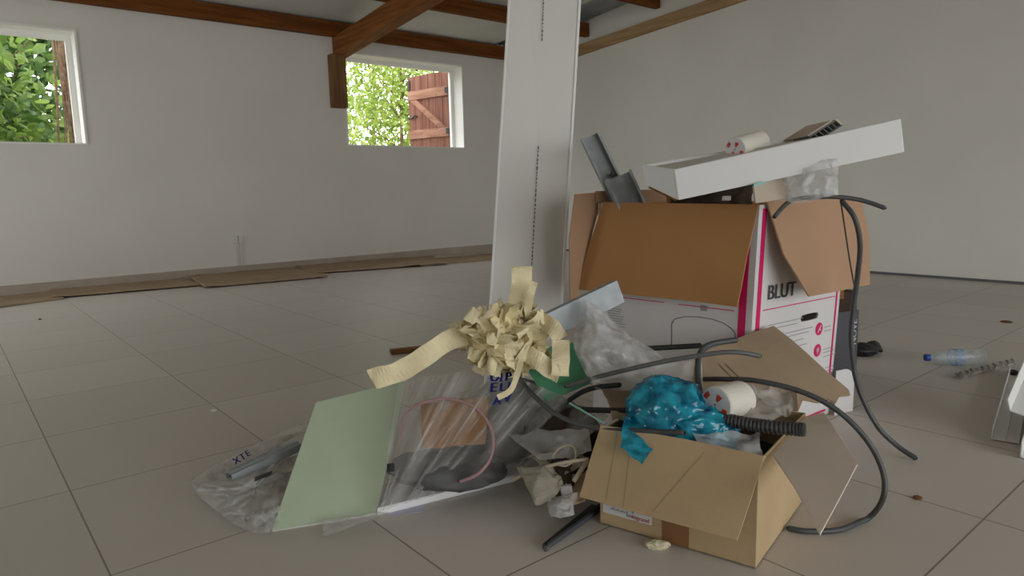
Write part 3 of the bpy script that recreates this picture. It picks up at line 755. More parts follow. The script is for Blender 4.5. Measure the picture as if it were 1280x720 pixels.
# ================================================================== SMALL BOX
sc0 = V((1.32,.761,0)); sl0 = V((1.221,1.139,0)); sr0 = V((1.71,.855,0)); sb0 = sl0+(sr0-sc0)
hz = V((0,0,.25)); eL = (sl0-sc0).normalized(); eR = (sr0-sc0).normalized()
nF = V((-eL.y, eL.x, 0)); nF = nF if nF.x < 0 else -nF     # outward of the labelled face
nG = V((eR.y, -eR.x, 0))                                   # outward of the open-flap face
box = thing('cardboard_box', 'open brown cardboard box with a white label, standing nearest, full of scrap', 'box', (sc0+sb0)/2)
zz = V((0,0,.002)); th = .005
mb = MB()
slab(mb, sc0+zz, sl0+zz, sl0+hz, sc0+hz, -nF*th); slab(mb, sc0+zz, sr0+zz, sr0+hz, sc0+hz, -nG*th)
slab(mb, sl0+zz, sb0+zz, sb0+hz, sl0+hz, nG*th); slab(mb, sr0+zz, sb0+zz, sb0+hz, sr0+hz, nF*th)
slab(mb, sc0+zz, sr0+zz, sb0+zz, sl0+zz, V((0,0,th)))
mb.build('box_body', M_card, box, bevel=.0015)
# labelled-side flap, hanging
hA = sc0+hz+nF*.003; hB = sl0+hz+nF*.003
lowp = PL(825,650, sc0+nF*.065, nF); n_ = (hB-hA).cross(lowp-hA).normalized(); n_ = n_ if n_.dot(nF) > 0 else -n_
pts = [(956,570),(858,549),(752,531),(738,575),(725,621),(820,648),(922,676),(938,628)]
MB().prism([PL(x,y,hA,n_) for x,y in pts], n_*.004).build('flap', M_card, box, bevel=.001, label='wide flap hanging down in front')
for (xa, ya, xb, yb) in ((772,537,757,627), (790,541,779,634), (880,566,815,640)):
    pa_, pb_ = PL(xa,ya,hA+n_*.004,n_)+n_*.0004, PL(xb,yb,hA+n_*.004,n_)+n_*.0004
    d_ = (pb_-pa_).normalized(); s_ = d_.cross(n_)*.0009
    MB().prism([pa_-s_,pb_-s_,pb_+s_,pa_+s_], n_*.0003).build('crease', M_card2, box)
# right flap
hA = sc0+hz+nG*.003; lowp = PL(1030,640, sc0+nG*.17, nG); hB = sr0+hz+nG*.003
n_ = (hB-hA).cross(lowp-hA).normalized(); n_ = n_ if n_.dot(nG) > 0 else -n_
MB().prism([PL(x,y,hA,n_) for x,y in ((967,569),(1007,521),(1030,515),(1052,548),(1072,580),(1050,622),(1025,668),(995,612))], n_*.004).build('flap', mat('box_cardboard_inside_lit', (.64,.545,.455,1), .8, .15, 4, .05), box, bevel=.001, label='paler pointed flap hanging out sideways')  # pale inner card, its colour raised further in place of light on it
# rear flap stub
MB().prism([sr0+hz-nF*.002-eL*-.02, sr0+hz+eL*.10, sr0+hz+eL*.10+V((0,0,.02))-nF*.01, sr0+hz+eL*.03+V((0,0,.055))-nF*.02], -nF*.004).build('flap', M_card2, box, label='torn rear flap stub')
# label
def FS(a, z, off=.001): return sc0+eL*a+V((0,0,z))+nF*off
def uvS(x, y):
    p = PL(x,y,sc0,nF); return (p-sc0).dot(eL), p.z
a1, z1 = uvS(754,648); a2, z2 = uvS(815,667)
lab = MB().prism([FS(a1,.036),FS(a1,.098),FS(a2,.098),FS(a2,.036)], nF*.0006).build('label', M_label, box, label='white paper label')
mb = MB(); put_text(mb, 'legrand', FS(a2+.052,.040,.0022), -eL, V((0,0,1)), .0155, .02); mb.build('lettering', M_red, lab, label='small red word')
mb = MB()
for k in range(8): 
    x = a1-.022-k*.0062; mb.prism([FS(x,.049,.0018),FS(x-.0045,.049,.0018),FS(x-.0045,.053+.002*(k%2),.0018),FS(x,.053+.002*(k%2),.0018)], nF*.0003)
c_ = FS(a1-.083,.058,.002); mb.prism([c_+eL*.004-V((0,0,.004)), c_-eL*.004-V((0,0,.004)), c_+V((0,0,.006))], nF*.0003)
for s2_ in (-1,1): mb.prism([c_+eL*.004*s2_-V((0,0,.016)), c_+eL*.002*s2_-V((0,0,.016)), c_+eL*.0035*s2_-V((0,0,.009)), c_+eL*.005*s2_-V((0,0,.009))], nF*.0003)
for k in range(3):
    x = a2+.068-k*.006; mb.prism([FS(x,.0405,.0018),FS(x-.0045,.0405,.0018),FS(x-.0045,.047,.0018),FS(x,.047,.0018)], nF*.0003)
mb.build('label_print', M_inkl, lab)
a3 = uvS(828,680)[0]; a4 = uvS(861,690)[0]
MB().prism([FS(a3,.004,.0009),FS(a3,.12,.0009),FS(a4,.12,.0009),FS(a4,.004,.0009)], nF*.0005).build('packing_tape', M_tapeb, box, label='darker brown tape strip')

# ---------------------------------------------------------------- torn cardboard leaning behind the small box
P0, P1, P2 = A(880,441,2.06), A(1062,489,1.98), A(985,525,1.86)
nT = (P1-P0).cross(P2-P0).normalized(); nT = nT if nT.dot(CF) < 0 else -nT
edge = [(806,500),(835,470),(878,441),(905,430),(940,416),(968,408),(990,424),(1012,444),(1034,464),(1050,478),(1060,488),(1062,494),(1050,496),(1046,502),(1034,498),(1022,503),(1004,500),(1000,512),(990,518),(975,528),(930,536),(870,545),(820,535)]
cs = MB().prism([PL(x+random.uniform(-1,1),y+random.uniform(-1,1),P0,nT) for x,y in edge], -nT*.005).build('torn_cardboard', M_card2)
tag(cs, 'big torn brown cardboard piece propped between the small box and the big carton', 'cardboard')
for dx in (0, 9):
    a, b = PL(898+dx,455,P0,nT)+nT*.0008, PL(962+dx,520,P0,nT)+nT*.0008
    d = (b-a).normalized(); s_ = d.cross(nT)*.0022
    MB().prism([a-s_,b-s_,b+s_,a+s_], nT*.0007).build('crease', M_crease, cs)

# kraft pieces left of the blue bag
crumple('kraft_paper', [(742,482,1.95),(828,470,1.96),(822,540,1.76),(765,534,1.78)], 2, M_card2, 'crumpled brown kraft paper between the blue bag and the grey cable loop', 'paper', .025, 10, 14, th_=.002)
# contents
tape_roll(A(894,506,1.70), A(926,498,1.77), .046, 'tape roll with red marks between the blue bag and the torn cardboard')
# corrugated conduit
path = curve([A(866,512,1.75), A(900,523,1.69), A(950,532,1.62), A(1005,537,1.555)], 44)
rs = [.0160 if i % 4 < 2 else .0132 for i in range(len(path))]
t = thing('corrugated_conduit', 'short dark ribbed conduit pointing out of the small box over its pointed flap', 'conduit', path[0]-V((0,0,.02)))
MB().tube(path, rs, 16, caps=False).build('ribbed_tube', M_conduit, t, thick=.0015)
MB().tube([path[-1]-(path[-1]-path[-2])*2, path[-1]-(path[-1]-path[-2])*.3], .0126, 16).build('inner_bore', M_black, t)

# blue bag
def blob(c, rad, amp, sc, seed, sub=4, fine=0):
    bm = bmesh.new(); bmesh.ops.create_icosphere(bm, subdivisions=sub, radius=1)
    vs = []
    for v in bm.verts:
        p = v.co.copy()
        k = 1-abs(noise.noise(p*sc+V((seed,seed*2,0))))*2.4; k2 = 1-abs(noise.noise(p*sc*2.6+V((seed*3,0,seed))))*2.2
        q = p*(1+amp*(k*.65+k2*.35))
        if fine: q += p*fine*(1-abs(noise.noise(p*sc*5.5+V((0,seed,seed))))*3)+nv(p, sc*3, int(seed))*fine*1.6
        vs.append(V(c)+CR*(q.x*rad[0])+V((0,0,1))*(q.z*rad[2])+V((CF.x,CF.y,0)).normalized()*(q.y*rad[1]))
    fs = [tuple(l.index for l in f.verts) for f in bm.faces]; bm.free()
    return MB().add(vs, fs)
bag = thing('blue_bag', 'crumpled translucent blue plastic bag stuffed in the small open box', 'plastic bag', A(845,548,1.72))
m1 = blob(A(834,520,1.74), (.098,.078,.096), .17, 1.5, 4.2, 5, .018)
m2 = blob(A(870,540,1.70), (.092,.06,.058), .20, 1.8, 9.1, 5, .018); m1.add(m2.v, m2.f)
m1.build('bag_body', M_blue, bag, smooth=True)
tl_ = [A(782,519,1.72), A(838,529,1.70), A(806,578,1.60), A(780,556,1.635)]
def tail(u, v):
    p = tl_[0].lerp(tl_[1],u).lerp(tl_[3].lerp(tl_[2],u), v); return p+nF*(.012*(1-abs(nz(p,30,3))*2)+.008)
MB().grid(tail, 10, 12).build('bag_tail', M_blue, bag)
crumple('plastic_scrap', [(936,488,1.80),(986,482,1.80),(992,525,1.70),(930,530,1.70)], 2, M_filmm, 'whitish clear plastic scrap beside the tape roll in the small box', 'plastic scrap', .02, 22, 31)
crumple('plastic_scrap', [(862,548,1.62),(950,540,1.63),(956,572,1.56),(870,560,1.58)], 2, M_filmm, 'grey clear plastic tucked under the ribbed conduit', 'plastic scrap', .015, 18, 33)
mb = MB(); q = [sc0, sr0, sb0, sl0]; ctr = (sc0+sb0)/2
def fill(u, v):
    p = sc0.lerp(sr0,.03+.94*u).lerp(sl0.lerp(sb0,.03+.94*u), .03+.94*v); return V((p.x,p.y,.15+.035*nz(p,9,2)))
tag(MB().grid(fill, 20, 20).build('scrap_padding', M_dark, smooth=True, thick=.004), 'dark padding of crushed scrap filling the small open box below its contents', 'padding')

# ---------------------------------------------------------------- cables
def cable(pts, r, m_, label, z_min=None, n=10):
    ps = curve([A(*q) if not isinstance(q, Vector) else q for q in pts], 12)
    if z_min is not None:
        for p in ps: p.z = max(p.z, r+.001)
    t = thing('electric_cable', label, 'cable', ps[0]-V((0,0,r)), 'loose grey cables')
    MB().tube(ps, r, n).build('sheath', m_, t, smooth=True)
    for e, f_ in ((ps[0], ps[0]-ps[1]), (ps[-1], ps[-1]-ps[-2])):
        f_ = f_.normalized(); MB().tube([e, e+f_*.004], r*.55, 8).build('copper_end', M_black, t)
    return t
gz = lambda x, y, z=.006: G(x, y, z)
cable([(880,474,1.95),(905,474,1.86),(945,476,1.80),(1000,489,1.75),(1045,512,1.72),(1082,548,1.70),(1103,588,1.70),(1104,622,1.69),gz(1085,648,.01),gz(1050,662,.008),gz(1010,664,.008),gz(985,660,.008)], .0070, M_cable, 'long cable looping from the torn cardboard down round the pointed flap', 1)
cable([(920,425,1.98),(890,430,1.96),(876,440,1.94),(872,462,1.90),(875,490,1.84),(884,512,1.80)], .0085, M_cable, 'bent cable hooked upright against the torn cardboard', 1)
cable([(707,483,1.94),(760,468,1.90),(820,454,1.86),(870,445,1.82),(915,440,1.80),(950,445,1.80)], .0064, M_cablel, 'pale grey cable lying across the clear bag and torn cardboard', 1)
cable([(648,472,1.97),(668,495,1.90),(700,521,1.82),(740,534,1.74),(790,538,1.675),(855,541,1.60)], .0068, M_cable, 'cable running from the tape tangle across the blue bag', 1)
cable([(690,522,1.97),(712,500,1.94),(738,486,1.90),(775,481,1.86)], .0072, M_black, 'short black cable arching over the kraft paper', 1)
cable([(728,512,1.86),(760,513,1.82),(792,513,1.80)], .008, M_black, 'short straight black cable under the kraft paper', 1)
cable([(800,436,2.06),(840,434,2.05),(876,432,2.04)], .008, M_black, 'black cable end lying against the white carton\'s shaded face', 1)
cable([(968,271,1.98),(984,254,2.02),(1000,248,2.04),(1040,246,2.03),(1075,250,2.02),(1106,260,2.0)], .0066, M_cable, 'cable lying over the top edge of the lighter flap with both ends free', 1)
cable([(1052,251,2.04),(1068,272,2.02),(1075,305,2.04),(1072,345,2.08),(1066,390,2.12),(1064,430,2.14),(1072,482,2.16),(1095,530,2.15),(1120,556,2.14),gz(1145,573,.008)], .0078, M_cable, 'thick cable hanging from the carton\'s rim down to the floor tiles', 1)
cable([(1051,252,2.03),(1056,285,2.02),(1062,325,2.025),(1068,358,2.03)], .0022, M_black, 'thin wire hanging in front of the lighter flap', 1)

# ================================================================== HEAP IN THE MIDDLE
# light green board
g = [G(340,663,.004), G(470,641,.012), A(508,475,2.08), A(395,503,2.06)]
gn = (g[1]-g[0]).cross(g[3]-g[0]).normalized(); gn = gn if gn.z > 0 else -gn
g[2] = PL(508,475,g[0],gn)
gb = thing('plasterboard_offcut', 'flat pale green plasterboard offcut leaning on the clear bag', 'board', g[0])
MB().prism([p-gn*.0 for p in g], -gn*.0022).build('green_face', M_gboard, gb)
MB().prism([p-gn*.0022 for p in g], -gn*.009).build('gypsum_core', M_gyp, gb, label='white gypsum edge')
# white slab below
s = [G(472,645), G(644,602), G(690,545), G(530,575)]
sl = thing('white_slab', 'white board lying flat under the clear plastic, its edge showing', 'board', s[0])
MB().prism([p+V((0,0,.001)) for p in s], V((0,0,.020))).build('core', M_slab, sl)
MB().prism([p+V((0,0,.021)) for p in s], V((0,0,.001))).build('facing', M_slab, sl)
tag(MB().prism([G(478,630,.0005),G(530,627,.0005),G(529,640,.0005),G(484,645,.0005)], V((0,0,.0006))).build('paper_slip', M_lilac), 'lilac paper slip on the floor before the white board\'s edge', 'paper')
# clear sheet draped over the heap, pulled tight in fans
topc = curve([A(500,474,2.04), A(545,470,2.02), A(600,464,1.99), A(650,474,1.97), A(700,494,1.95), A(760,520,1.88)], 12)
botc = curve([G(474,640,.022), G(500,631,.024), G(540,620,.026), G(590,608,.026), G(640,596,.03), A(700,575,1.82)], 12)
def samp(c, t):
    x = t*(len(c)-1); i = min(int(x), len(c)-2); return c[i].lerp(c[i+1], x-i)
def drape(u, v):
    # folds gather towards the lower end of the green board
    ub = u**1.9; p = samp(topc,u).lerp(samp(botc,ub), v)
    fold = math.sin(u*46+2*math.sin(u*9)+nz(p,3,2)*1.5)*.010+(1-abs(nz((u*16,v*1.2,0),1,3))*2)*.016
    belly = math.sin(v*math.pi)*.035*(.4+u)
    return p-V((CF.x,CF.y,-.35))*(fold*(1-.4*v)+belly)
dr = MB().grid(drape, 120, 26)
for p in dr.v: p.z = max(p.z, .004)
cl = thing('clear_plastic_sheet', 'large clear plastic sheet draped in folds over the middle of the heap', 'plastic sheet', samp(botc,.4))
film_o = dr.build('film', M_streak, cl, smooth=True); set_uv(film_o, 120, 26)
# print on it
def on_sheet(x, y):                                 # point of the sheet on a sight line
    best = min(dr.v, key=lambda p: (640+(p-O).dot(CR)/(p-O).dot(CF)*F_PX-x)**2+(360+(p-O).dot(CD)/(p-O).dot(CF)*F_PX-y)**2)
    return A(x, y, (best-O).dot(CF)-.012)
mb = MB()
for (w, x, y, sz) in (('U',612,477,.038),('I',624,477,.036),('P',631,476,.036),('E',612,490,.038),('L',624,489,.034),('L',634,487,.032),('A',616,506,.034),('V',629,503,.034)):
    if w == 'A': mb.build('blue_lettering', M_print, cl); mb = MB()
    put_text(mb, w, on_sheet(x,y), CR+V((0,0,.08)), V((0,0,1))+CR*.12, sz, .06)
mb.build('blue_lettering', M_print, cl)
# lumps inside: orange cardboard, pink hose, grey foil
crumple('orange_cardboard', [(528,505,2.02),(612,495,2.04),(606,556,1.96),(526,560,1.92)], 2, M_kraft, 'orange-brown cardboard scrap showing through the clear sheet', 'cardboard', .012, 8, 41, th_=.003)
hp = curve([A(500,548,1.92), A(507,520,1.95), A(530,503,1.94), A(565,499,1.93), A(597,512,1.90), A(615,540,1.87), A(614,570,1.84), A(598,592,1.82), A(575,602,1.83)], 10)
tag(MB().tube(hp, .0042, 10).build('pink_hose', M_hose, smooth=True), 'thin pink hose looped on the clear sheet', 'hose')
tag(blob(A(560,585,1.95), (.15,.10,.045), .2, 1.8, 2.2).build('grey_foil_bundle', mat('grey_foil', (.11,.11,.11,1), .5, .4, 12, .3), smooth=True), 'grey crumpled foil bundle under the clear sheet', 'bundle')
tag(blob(A(645,525,2.13), (.175,.08,.115), .2, 1.6, 6.2).build('grey_bag_bundle', mat('grey_bag', (.22,.21,.195,1), .5, .4, 10, .25), smooth=True), 'grey crumpled bag bulging under the clear sheet\'s upper side', 'plastic bag')
tag(blob(A(705,545,1.98), (.10,.10,.08), .25, 2.4, 8.2).build('dark_rag', M_dark), 'dark rag wedged beside the small box below the cables', 'rag')
tag(MB().obox(A(484,590,1.80), CR*.008+CD*.0, V((0,0,.022)), CR*.01+CF*.01).build('black_clip', M_iron), 'tiny black clip beside the pale green board', 'clip')

# flattened bag at the far left of the heap
outl = [(236,602),(262,585),(292,570),(325,553),(352,540),(392,524),(398,545),(386,580),(368,625),(352,650),(336,666),(318,667),(292,655),(272,640),(250,622)]
cpx = V((318,610))
def lb(u, v):
    t_ = u*len(outl); i = int(t_) % len(outl); j = (i+1) % len(outl); fr_ = t_-int(t_)
    ex = outl[i][0]*(1-fr_)+outl[j][0]*fr_; ey = outl[i][1]*(1-fr_)+outl[j][1]*fr_
    x = cpx[0]+(ex-cpx[0])*v; y = cpx[1]+(ey-cpx[1])*v
    p = G(x,y)
    h = .045*(1-v**3)+.020*(1-abs(nz(p,9,5))*2)*(1-v*.3)+.012*(1-abs(nz(p,22,6))*2)
    q = G(x,y,max(.004,h)); return q
lbag = thing('plastic_bag', 'flattened milky plastic bag on the tiles behind the pale green board', 'plastic bag', G(320,640))
MB().grid(lb, 84, 14).build('film', M_filmm, lbag, smooth=True)
mb = MB()
for (w, x, y, sz) in (('X',294,581,.036),('T',302,576,.036),('E',309,571,.034)):
    o_ = G(x,y,.075); put_text(mb, w, o_, (G(x+10,y-5,.075)-o_).normalized(), (G(x-6,y-9,.09)-o_).normalized(), sz, .03)
mb.build('blue_lettering', M_print, lbag)
mb, d, s_, o_ = channel(G(285,592,.07), G(372,553,.10), V((.3,1,0)), .045, -.02)
st = thing('metal_stud', 'thin metal profile inside the milky bag on the tiles', 'metal profile', G(285,592,.0), 'offcut galvanised studs')
mb.build('channel', M_zinc, st, thick=.0016)
tag(MB().obox(G(318,602,.065), G(338,594,.07)-G(318,602,.065), V((0,0,.010)), CF*.015).build('dark_offcut', M_iron), 'small dark offcut inside the milky bag', 'offcut')
# film corner in front of the green board
crumple('film_corner', [(405,650,1.77),(470,640,1.80),(490,642,1.78),(402,673,1.71)], 2, M_filmm, 'clear film corner sticking out below the pale green board', 'plastic scrap', .006, 20, 51)

# stick, stud, green sheet, clear bag
p, q = G(489,444,.0), G(640,428,.0); d = (q-p).normalized(); s_ = V((-d.y,d.x,0))
tag(MB().prism([p+V((0,0,.001)), p+s_*.045+V((0,0,.001)), q+s_*.045+V((0,0,.001)), q+V((0,0,.001))], V((0,0,.025))).build('wooden_lath', M_stick, bevel=.004), 'brown wooden lath on the tiles behind the tape tangle', 'lath')
mb, d, s_, o_ = channel(A(640,430,2.03), A(776,364,2.17), CD, .072, .034, rib=False)
st = thing('metal_stud', 'galvanised stud lying between the tape tangle and the big carton', 'metal profile', A(700,440,2.1)-V((0,0,.1)), 'offcut galvanised studs')
mb.build('channel', M_zinc, st, thick=.0016)
gs = [A(656,457,2.0), A(690,432,2.08), A(718,428,2.1), A(742,478,2.0), A(684,502,1.93)]
tag(MB().prism(gs, CF*.003).build('green_sheet', M_green), 'dark green plastic sheet under the tape tangle\'s loop', 'sheet')
cb = thing('clear_bag', 'clear plastic bag with a white fitting inside, leaning on the white carton', 'plastic bag', A(770,490,1.95))
lft = curve([A(728,372,2.10), A(722,400,2.06), A(716,428,2.02), A(726,455,1.98), A(738,480,1.93)], 10)
rgt = curve([A(757,390,2.12), A(774,408,2.09), A(802,428,2.05), A(830,446,2.02), A(838,452,2.0)], 10)
def cbag(u, v):
    p = samp(lft,v).lerp(samp(rgt,v),u)
    k = (1-abs(nz(p,13,7))*2.2)*.018+(1-abs(nz(p,30,8))*2)*.007
    return p-CF*(k+.05*math.sin(math.pi*u)*math.sin(math.pi*min(1,v*.8+.1)))
MB().grid(cbag, 40, 40).build('film', M_filmb, cb, smooth=True)
l2 = [A(735,468,1.93), A(876,448,1.93), A(878,492,1.86), A(745,486,1.88)]
def cb2(u, v):
    p = l2[0].lerp(l2[1],u).lerp(l2[3].lerp(l2[2],u), v); return p-CF*((1-abs(nz(p,16,9))*2)*.012)
MB().grid(cb2, 40, 12).build('bag_skirt', M_filmm, cb, smooth=True)
wf = thing('white_fitting', 'small white plastic fitting inside the clear bag by the white carton', 'fitting', A(763,462,2.03))
o_ = A(752,447,2.03); ex = A(772,460,2.03)-o_; ey = A(762,431,2.03)-o_
MB().obox(o_, ex, ey, CF*.03).build('body', M_pvc, wf, bevel=.003)
MB().obox(o_+ex*.2+ey*.2-CF*.008, ex*.5, ey*.5, CF*.009).build('boss', M_pvc, wf, bevel=.002)
tag(MB().tube([A(712,504,1.86), A(757,530,1.74)], .0028, 8).build('teal_strip', M_teal), 'thin teal plastic rod among the cables', 'rod')

# ---------------------------------------------------------------- masking tape tangle
mk = thing('tape_tangle', 'cream tangle of used masking tape on top of the heap', 'tape', A(632,470,2.0))
ctr = A(626,422,1.97); rad = V((.132,.11,.106))
rnd = random.Random(12)
core = blob(ctr, (rad.x*.62,rad.y*.62,rad.z*.62), .18, 2.2, 1.3)
core.build('tape_core', M_mask, mk)
flat = V((CF.x,CF.y,0)).normalized()
def sph(p): return ctr+CR*(p.x*rad.x)+flat*(p.y*rad.y)+V((0,0,1))*(p.z*rad.z)
mb = MB()
for i in range(78):
    ax = V((rnd.gauss(0,1), rnd.gauss(0,1), rnd.gauss(0,1))).normalized()
    a = ax.orthogonal().normalized(); b = ax.cross(a); t0 = rnd.uniform(0,6.28); span = rnd.uniform(.6,1.5)
    n = 14; ph = rnd.uniform(0,6); off = rnd.uniform(-.6,.6); loop = i % 3 == 0
    pts = []; dirs = []; tilt = rnd.uniform(-1.3,1.3); tw = rnd.uniform(-1.8,1.8)
    for k in range(n+1):
        t_ = k/n; an = t0+span*t_*(.55 if loop else 1)
        e = (a*math.cos(an)+b*math.sin(an)+ax*off).normalized()
        if loop: rr = .62+.52*math.sin(t_*math.pi)*(1 if i % 2 else .8)
        else: rr = .72+.22*math.sin(t_*math.pi*1.3+ph)+.10*nz(e,5,i)
        pts.append(sph(e*rr)+nv(e,7,i)*.006)
        w_ = (ax*math.cos(tilt+tw*t_)+e*math.sin(tilt+tw*t_)+nv(e,6,i+50)*.5).normalized(); dirs.append(w_)
    mb.ribbon(pts, dirs, [rnd.uniform(.036,.054)*(1 if k_ % 5 else .8) for k_ in range(n+1)])
mb.build('tape_coils', M_mask, mk, thick=.0008)
def tail_(pts, w, name='tape_tail', dirf=None):
    ps = curve([A(*q) for q in pts], 6); dirs = []
    for k, p in enumerate(ps):
        t_ = (ps[min(k+1,len(ps)-1)]-ps[max(k-1,0)]).normalized(); d_ = CF.cross(t_).normalized()
        dirs.append((d_+CF*.35*math.sin(k*.55)).normalized())
    return MB().ribbon(ps, dirs, w).build(name, M_mask, mk, thick=.0008)
tail_([(585,418,1.95),(560,426,1.93),(530,446,1.90),(500,464,1.87),(472,472,1.85),(464,475,1.85)], .058)
tail_([(650,405,1.98),(648,380,1.98),(652,358,1.99),(652,333,2.0)], .062)
tail_([(662,402,1.96),(660,385,1.95),(664,365,1.94),(668,352,1.93)], .022)
tail_([(655,440,1.92),(672,450,1.90),(688,462,1.89),(700,468,1.88)], .050)
tail_([(700,470,1.88),(701,450,1.885),(701,425,1.90)], .050)
tail_([(701,424,1.90),(690,408,1.92),(676,400,1.95),(662,398,1.97)], .045)
tail_([(652,448,1.90),(646,470,1.88),(638,488,1.87),(622,497,1.86)], .016)
tail_([(608,398,1.92),(602,388,1.91),(598,384,1.90)], .014)

# ---------------------------------------------------------------- scraps left of the small box
scr = 'dusty scraps beside the small box'
crumple('paper_scrap', [(646,592,1.80),(700,588,1.82),(704,610,1.75),(672,632,1.70)], 2, M_scrap, 'dusty beige paper scrap beside the white board\'s end', 'paper', .020, 16, 61, th_=.0015, group=scr, bulge=.03, sm=False)
crumple('paper_scrap', [(660,575,1.88),(722,566,1.86),(738,590,1.78),(690,600,1.78)], 2, M_scrap, 'crushed beige paper scrap up against the small box\'s hanging flap', 'paper', .025, 14, 63, th_=.0015, group=scr, sm=False)
crumple('paper_scrap', [(640,548,1.95),(742,540,1.84),(738,568,1.80),(672,580,1.84)], 2, M_filmm, 'milky plastic scrap spread above the beige paper scraps', 'plastic scrap', .03, 12, 65, group=scr)
crumple('paper_scrap', [(668,560,1.93),(700,548,1.92),(742,560,1.84),(716,578,1.82)], 2, M_scrap, 'dusty folded paper scrap under the milky scrap by the small box', 'paper', .022, 18, 73, th_=.0015, group=scr, sm=False)
crumple('paper_scrap', [(708,600,1.78),(740,592,1.77),(736,628,1.71),(712,632,1.72)], 2, M_cardfloor, 'brown paper scrap tucked beside the hanging flap\'s lower corner', 'paper', .018, 20, 75, th_=.0015, group=scr, sm=False)
lp = curve([A(690,572,1.80), A(700,560,1.81), A(716,558,1.80), A(720,572,1.78), A(708,582,1.77), A(694,580,1.78)], 8)
tag(MB().tube(lp, .003, 8).build('wire_loop', M_wire, smooth=True), 'small beige wire loop on the dusty paper scraps', 'wire')
crumple('plastic_wad', [(686,625,1.72),(718,620,1.74),(716,652,1.68),(688,654,1.67)], 2, M_filmm, 'wad of clear plastic on the floor above the black profile\'s end', 'plastic scrap', .022, 26, 67, group=scr, bulge=.02)
o_ = A(702,622,1.72)
tag(MB().obox(o_, CR*.03+V((0,0,.004)), V((0,0,.028))-CR*.004, CF*.02).build('clear_block', M_filmm, bevel=.003), 'small milky plastic block on top of the clear plastic wad', 'block')
hp = curve([A(640,601,1.82), A(655,594,1.79), A(685,583,1.77), A(712,577,1.75), A(736,574,1.74)], 8)
tag(MB().tube(hp, .0045, 8).build('beige_wire', M_wire, smooth=True), 'thin beige tube lying across the paper scraps', 'tube')
tag(MB().tube([A(717,602,1.74), A(735,575,1.76)], .006, 8).build('beige_rod', M_wire), 'short beige rod leaning on the small box\'s flap', 'rod')
tag(blob(A(712,598,1.82), (.06,.05,.05), .3, 2.5, 12.2).build('brown_wad', M_dark), 'dark brown wad between the beige scraps and the small box', 'wad')
p, q = G(684,689,.0), G(752,640,.0); d = (q-p).normalized(); s_ = V((-d.y,d.x,0))
bp_ = thing('black_profile', 'black strip profile sliding out from under the small box', 'profile', p)
MB().prism([p+V((0,0,.002)), p+s_*.014+V((0,0,.002)), q+s_*.030+V((0,0,.002)), q+V((0,0,.002))], V((0,0,.012))).build('strip', M_carton, bp_)
MB().prism([p+V((0,0,.014)), p+s_*.005+V((0,0,.014)), q+s_*.008+V((0,0,.014)), q+V((0,0,.014))], V((0,0,.008))).build('rib', M_black, bp_)
MB().tube([p-d*.008+V((0,0,.008)), p+d*.004+V((0,0,.008))], .006, 8).build('tip', M_cablel, bp_)
tag(blob(G(822,681,.008), (.026,.012,.010), .3, 4, 3.1, 3).build('foam_crumb', M_foam), 'cream foam crumb peeking from under the small box', 'foam')
for (x, y, m_, lab) in ((1258,402,M_brownspot,'rust-brown chip on the tiles near the right wall'),(1147,622,M_brownspot,'tiny dark crumb on the tiles beyond the cable loop'),(50,399,M_brownspot,'tiny brown crumb on the tiles before the cardboard strips'),(267,513,M_gyp,'tiny white crumb on a tile joint')):
    s_ = .028 if x == 1258 else .010
    tag(blob(G(x,y,.004), (s_,s_*.8,.005), .3, 3, x*.1, 3).build('floor_crumb', m_), lab, 'crumb', 'crumbs on the floor')

# ================================================================== RIGHT SIDE
# bottle
b0_ = G(1157,447,.04); b1_ = G(1230,446,.04); ax = (b1_-b0_); L = ax.length; ax.normalize()
bt = thing('plastic_bottle', 'clear plastic bottle with a blue cap lying on the tiles', 'bottle', (b0_+b1_)/2-V((0,0,.04)))
def latheX(prof, n=24):
    a = V((0,0,1)); b = ax.cross(a); mb = MB(); vs = []
    for t_, r in prof: vs += [b0_+ax*t_*L+(a*math.cos(k*2*math.pi/n)+b*math.sin(k*2*math.pi/n))*r for k in range(n)]
    return mb.add(vs, [(i*n+k, i*n+(k+1)%n, (i+1)*n+(k+1)%n, (i+1)*n+k) for i in range(len(prof)-1) for k in range(n)])
latheX([(.055,.014),(.09,.014),(.10,.017),(.18,.03),(.27,.038),(.30,.036),(.33,.038),(.40,.0385),(.42,.036),(.44,.0385),(.62,.0385),(.64,.036),(.66,.0385),(.72,.036),(.74,.0385),(.80,.036),(.82,.0385),(.88,.036),(.92,.038),(.98,.034),(1.0,.02),(.985,.004)]).build('bottle_body', M_pet, bt, smooth=True)
latheX([(-.01,.001),(-.01,.015),(0,.016),(.065,.016),(.07,.014),(.07,.001)]).build('cap', M_bcap, bt)
latheX([(.45,.0392),(.61,.0392)]).build('label', M_blab, bt, label='blue-white wrapper')
# twisted strip
ps = curve([G(1196,471,.012), G(1215,465,.014), G(1240,459,.013), G(1266,452,.012)], 16); mb = MB(); dirs = []
for k, p in enumerate(ps):
    d = (ps[min(k+1,len(ps)-1)]-ps[max(k-1,0)]).normalized(); s_ = d.cross(V((0,0,1))).normalized(); dirs.append((s_*math.cos(k*.7)+V((0,0,1))*math.sin(k*.7)*.45).normalized())
tag(MB().ribbon(ps, dirs, .035).build('twisted_film', mat('grey_film', (.38,.36,.33,1), .35, .5, 40, .3), thick=.001), 'twisted strip of greyish film on the tiles beyond the bottle', 'plastic scrap')
